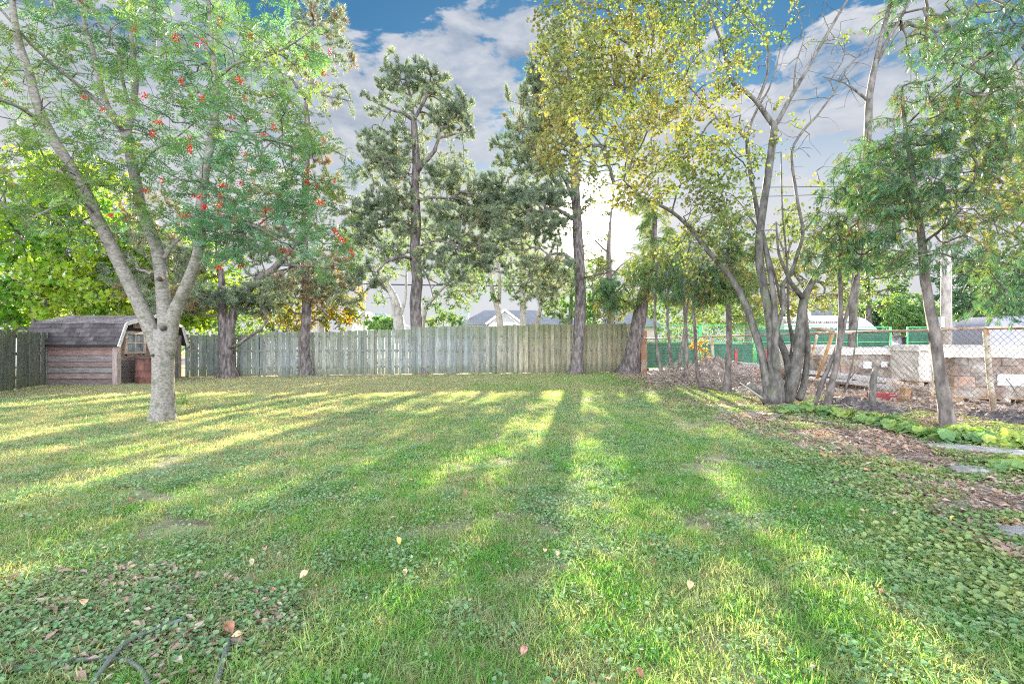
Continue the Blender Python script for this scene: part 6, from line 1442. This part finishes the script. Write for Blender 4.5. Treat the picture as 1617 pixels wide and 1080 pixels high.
cedar('overhanging cedar whose dark boughs reach in from the top right corner',
      [L(6.0, (1790, 700, .13), (1780, 500, .12), (1770, 300, .10), (1750, 100, .08), (1730, -60, .05)), L(6.0, (1770, 300, .05), (1700, 230, .04, .1), (1620, 170, .03, .2), (1540, 110, .018, .3), (1480, 90, .01, .4)), L(6.0, (1750, 120, .045), (1680, 60, .03, .2), (1600, 10, .02, .3), (1520, -20, .01, .4)), L(6.0, (1775, 420, .04), (1700, 400, .03, .3), (1640, 420, .02, .5), (1580, 450, .01, .7))],
      [C(1590, 60, 6.2, 60, 75, .8), C(1530, 40, 6.3, 50, 40, .7), C(1600, 150, 6.1, 55, 60, .8), C(1540, 130, 6.3, 50, 40, .7, sz=.8), C(1640, 20, 6.0, 60, 40, .8), C(1650, 120, 6.0, 60, 40, .8), C(1620, 210, 6.1, 35, 20, .6), C(1590, 430, 6.6, 45, 50, .7), C(1570, 480, 6.7, 32, 26, .5, sz=.7), C(1640, 460, 6.4, 60, 60, .8), C(1690, 300, 6.0, 70, 30, .8)], 52, lpn=7, size=(.75, 1.25), warm=.15)
# sunlit tree left behind the shed
def broad(name, label, Y, limbs, clumps, fol, bark='brown_bark', seed=1, lpn=4, size=(.9, 1.4), f2k=None, f2=0, ry=2.0, group=None, tip=.010):
    return tree(name, label, 'tree', [L(Y, *l) for l in limbs], [C(a, b, Y, r, n, ry) for (a, b, r, n) in clumps], fol, bark, group, tip=tip, seed=seed, leaves_per=lpn, fsize=size, rough=.1, flare=1.1, sides=8, step=.4, foliage2=f2k, f2=f2, pathw=.25)
broad('maple_tree', 'bright yellow green maple with thin dark stems behind the shed', 17.5,
      [[(68, 600, .13), (70, 505, .11), (72, 460, .10), (78, 440, .08), (95, 410, .05)], [(60, 560, .08), (52, 500, .06), (44, 450, .05), (40, 400, .03)], [(64, 540, .06), (60, 510, .05), (50, 470, .04), (55, 420, .02)], [(74, 450, .05), (110, 425, .03), (150, 400, .015)], [(70, 480, .05), (110, 470, .03), (170, 440, .02), (220, 430, .01)], [(45, 450, .03), (10, 430, .015)]],
      [(30, 380, 60, 110), (90, 350, 60, 110), (150, 380, 55, 100), (40, 450, 55, 70), (110, 440, 55, 80), (170, 450, 50, 80), (20, 490, 40, 60), (60, 300, 60, 80), (130, 300, 60, 80), (200, 400, 50, 80), (210, 470, 40, 60), (-30, 400, 60, 60), (130, 490, 35, 30), (30, 515, 22, 20)], 'maple', seed=61, lpn=4, size=(1.0, 1.5))
broad('maple_tree', 'yellow green maple glowing behind the right side of the shed', 21,
      [[(250, 590, .12), (252, 500, .1), (256, 440, .07), (250, 380, .04)], [(253, 480, .05), (290, 440, .03), (330, 420, .015)]], [(240, 470, 50, 90), (290, 480, 45, 80), (280, 420, 60, 80), (330, 490, 30, 40), (230, 400, 60, 80), (320, 500, 22, 24), (340, 440, 50, 60)], 'maple', seed=62, lpn=4, size=(1.0, 1.5))
broad('fruit_tree', 'low orange and yellow tree behind the fence between two pines', 24,
      [[(520, 560, .12), (515, 500, .10), (505, 470, .07), (495, 440, .04)], [(514, 500, .06), (540, 470, .04), (560, 450, .02)]], [(480, 485, 45, 90), (540, 470, 40, 70), (430, 480, 40, 60), (560, 500, 22, 16), (500, 450, 45, 60), (450, 500, 28, 40), (530, 505, 20, 20)], 'faryellow', seed=63, lpn=4, size=(.5, .85), f2k='farorange', f2=.5)
# far broad leaved trees behind the fence
far = [('pale forked tree with spreading limbs behind the tall middle pine', 33, [[(632, 540, .42), (630, 515, .38), (627, 492, .34), (622, 470, .26), (608, 445, .18), (592, 420, .08)], [(632, 500, .14), (640, 470, .10), (642, 420, .05)], [(664, 535, .25), (668, 500, .22), (676, 480, .18), (696, 458, .13), (722, 430, .07)]],
        [(600, 400, 50, 70), (560, 420, 35, 30), (640, 390, 45, 55), (700, 410, 50, 75), (740, 430, 35, 45), (720, 470, 32, 32), (680, 350, 50, 50), (690, 480, 22, 18), (600, 470, 14, 7), (560, 350, 50, 40)], 'fargreen', 71, 'pale_bark', (.55, .95)),
       ('pale tree forked into two slim limbs in front of the white bungalow', 30, [[(791, 545, .25), (790, 515, .2), (786, 488, .18), (779, 465, .14), (773, 430, .11), (764, 385, .06), (760, 350, .03)], [(788, 480, .12), (789, 440, .10), (782, 400, .07), (776, 360, .03)]],
        [(750, 400, 40, 45), (790, 370, 40, 40), (760, 450, 32, 28), (800, 440, 14, 6), (740, 340, 40, 30)], 'fargreen', 72, 'pale_bark', (.5, .85)),
       ('leafy grey stemmed tree just left of the straight pine', 28, [[(826, 545, .2), (826, 500, .18), (824, 440, .15), (822, 380, .1), (818, 330, .05)], [(846, 540, .14), (850, 500, .12), (862, 460, .1), (872, 430, .05)]],
        [(820, 400, 35, 40), (845, 430, 32, 35), (820, 450, 26, 28), (870, 480, 25, 25), (880, 440, 28, 30), (812, 340, 30, 25), (885, 500, 16, 14)], 'fargreen', 73, 'pale_bark', (.5, .85)),
       ('slim brown stemmed tree with yellow leaves right of the straight pine', 23.5, [[(964, 560, .17), (964, 515, .15), (963, 460, .14), (961, 400, .11), (964, 350, .07), (970, 300, .03)], [(963, 440, .05), (980, 420, .03), (1000, 405, .015)], [(962, 400, .05), (940, 380, .03), (925, 350, .015)], [(964, 470, .05), (985, 450, .03), (1003, 430, .015)]],
        [(940, 430, 30, 30), (985, 470, 28, 36), (950, 490, 22, 26), (1000, 420, 30, 20), (940, 380, 24, 12), (980, 500, 18, 16), (970, 330, 22, 8)], 'faryellow', 74, 'brown_bark', (.35, .6)),
       ('bushy green tree behind the straight pine trunk', 34, [[(900, 560, .2), (900, 520, .18), (902, 470, .1), (900, 430, .05)], [(938, 560, .15), (938, 500, .1), (936, 450, .05)]],
        [(900, 480, 24, 45), (940, 470, 26, 50), (930, 500, 22, 40), (905, 440, 20, 24), (945, 425, 22, 24)], 'bush', 75, 'grey_bark', (.7, 1.1)),
       ('yellow and orange tree behind the left stems of the many-stemmed tree', 27, [[(1180, 560, .2), (1182, 510, .17), (1178, 450, .12), (1170, 400, .06)], [(1181, 500, .08), (1215, 460, .05), (1240, 430, .02)], [(1180, 480, .06), (1140, 450, .03)]],
        [(1100, 470, 35, 45), (1150, 450, 45, 80), (1200, 430, 50, 90), (1250, 450, 45, 75), (1190, 480, 35, 50), (1300, 440, 40, 60), (1240, 380, 45, 55), (1310, 390, 40, 40), (1140, 400, 40, 40), (1270, 485, 25, 30), (1090, 505, 16, 10), (1330, 470, 25, 30)], 'faryellow', 76, 'brown_bark', (.5, .85)),
       ('green tree with yellow tips standing behind the cedar saplings', 36, [[(1372, 560, .25), (1372, 500, .2), (1370, 450, .12), (1368, 400, .06)]],
        [(1350, 420, 40, 60), (1390, 430, 40, 60), (1370, 470, 35, 40), (1400, 470, 25, 30), (1340, 380, 45, 40), (1420, 420, 30, 30), (1345, 470, 20, 20)], 'fargreen', 77, 'grey_bark', (.7, 1.1)),
       ('dark spreading tree at the right behind the silver van', 30, [[(1566, 545, .3), (1566, 500, .25), (1568, 460, .2), (1575, 420, .1)], [(1567, 480, .12), (1530, 450, .08), (1510, 430, .04)], [(1567, 480, .12), (1600, 450, .08), (1630, 430, .04)]],
        [(1530, 450, 45, 120), (1570, 430, 50, 130), (1620, 430, 50, 110), (1545, 480, 35, 70), (1600, 480, 40, 80), (1515, 420, 30, 50), (1650, 470, 45, 60), (1530, 490, 22, 30)], 'dark', 78, 'grey_bark', (.6, 1.0)),
       ('dark hedge like tree behind the nose of the lettered van', 40, [[(1385, 560, .2), (1385, 520, .18), (1388, 490, .08)]], [(1370, 500, 20, 55), (1395, 495, 22, 70), (1400, 515, 18, 50), (1350, 495, 14, 25), (1375, 515, 16, 30)], 'dark', 79, 'grey_bark', (.8, 1.2))]
for (lb, Y, lims, cls, fol, sd_, bk, sz_) in far:
    broad('broadleaf_tree', lb, Y, lims, cls, fol, bk, seed=sd_, lpn=4, size=sz_, ry=2.2, group='broad leaved trees beyond the fences', tip=.014)
broad('yellow_maple', 'yellow maple whose bright leaves show through the cedar on the right', 12.5,
      [[(1700, 620, .13), (1690, 500, .11), (1670, 380, .09), (1640, 300, .06)], [(1670, 390, .06), (1600, 300, .04), (1520, 250, .02), (1470, 230, .01)], [(1680, 430, .05), (1600, 370, .03), (1540, 340, .015)]],
      [(1500, 220, 60, 26), (1570, 250, 60, 34), (1600, 330, 50, 30), (1530, 320, 50, 16), (1620, 200, 60, 30), (1440, 250, 40, 8), (1460, 340, 45, 10), (1590, 400, 40, 16), (1660, 280, 60, 30)], 'ymaple', seed=81, lpn=3, size=(.8, 1.3), ry=1.3)
broad('green_tree', 'grey stemmed tree with a forked bare top behind the right cedar', 14.5,
      [[(1346, 560, .12), (1348, 480, .11), (1355, 400, .11), (1366, 300, .105), (1372, 200, .10), (1374, 150, .09), (1385, 95, .08)], [(1385, 95, .07), (1395, 50, .06), (1408, 0, .05), (1420, -60, .03)], [(1387, 95, .06), (1405, 60, .05), (1428, 20, .04), (1450, -40, .02)], [(1373, 160, .05), (1335, 130, .03), (1300, 120, .015)]],
      [(1450, 20, 55, 40), (1500, 50, 50, 40), (1420, -40, 60, 30), (1385, 30, 20, 3), (1460, 90, 20, 8), (1520, 0, 60, 40)], 'cedar', 'grey_bark', seed=82, lpn=14, size=(.7, 1.1), ry=1.2)
# round clipped bush and low hedges
broad('round_bush', 'round bright green bush between the van and the utility pole', 31, [[(1440, 545, .12), (1440, 515, .08), (1441, 500, .04)], [(1438, 530, .06), (1425, 500, .03)], [(1442, 530, .06), (1455, 500, .03)]],
      [(1440, 495, 36, 260), (1425, 508, 26, 110), (1455, 508, 26, 110)], 'bush', 'brown_bark', seed=83, lpn=5, size=(.5, .8), ry=1.4)
broad('shrub', 'low green shrub beyond the fence left of the pale forked tree', 44, [[(605, 545, .1), (605, 520, .06), (605, 512, .03)]], [(600, 512, 16, 60), (618, 512, 12, 40), (585, 514, 8, 14)], 'bush', 'brown_bark', seed=84, lpn=5, size=(.8, 1.2), ry=1.5)
broad('shrub', 'pale shrub beyond the fence right of the tall middle pine', 44, [[(700, 545, .1), (700, 520, .06), (700, 508, .03)]], [(695, 508, 18, 30), (720, 508, 14, 24), (680, 514, 12, 16)], 'fargreen', 'brown_bark', seed=85, lpn=5, size=(.6, 1.0), ry=1.5)
broad('shrub', 'orange leaved shrub among the green panels', 19.5, [[(1108, 586, .03), (1106, 570, .02), (1104, 545, .01)]], [(1104, 545, 16, 26), (1112, 560, 10, 12)], 'farorange', 'brown_bark', seed=86, lpn=2, size=(.2, .4), ry=.4)
# hedge of trees closing the horizon, right and left
def far_mass(name, label, x0, x1, y, h, n, key, size, seed):
    rg = np.random.default_rng(seed); xs = rg.uniform(x0, x1, n); hh = h * (.55 + .6 * np.array([float(fbm(v, seed, .22)) for v in xs])); zs = hh * rg.random(n) ** .6; ysy = y + rg.normal(0, 2.0, n)
    o = field(name, key, xs, ysy, size[0], size[1]); 
    co = np.stack([xs, ysy, zs], 1).astype(np.float32); o.data.vertices.foreach_set('co', co.ravel()); o['label'] = label; return o
far_mass('far_trees', 'hazy mass of green trees closing the street behind the van', 14, 75, 62, 7.5, 3200, 'fargreen', (1.3, 2.4), 5)
far_mass('far_trees', 'distant low tree line behind the bungalow', -30, 22, 95, 4.2, 1500, 'fargreen', (1.3, 2.2), 6)
far_mass('far_trees', 'green trees far beyond the left fence', -75, -22, 45, 8.5, 3200, 'fargreen', (1.3, 2.4), 7)
far_mass('far_trees', 'trees beyond the right edge of the yard', 40, 75, 30, 9, 1500, 'dark', (1.3, 2.4), 8)
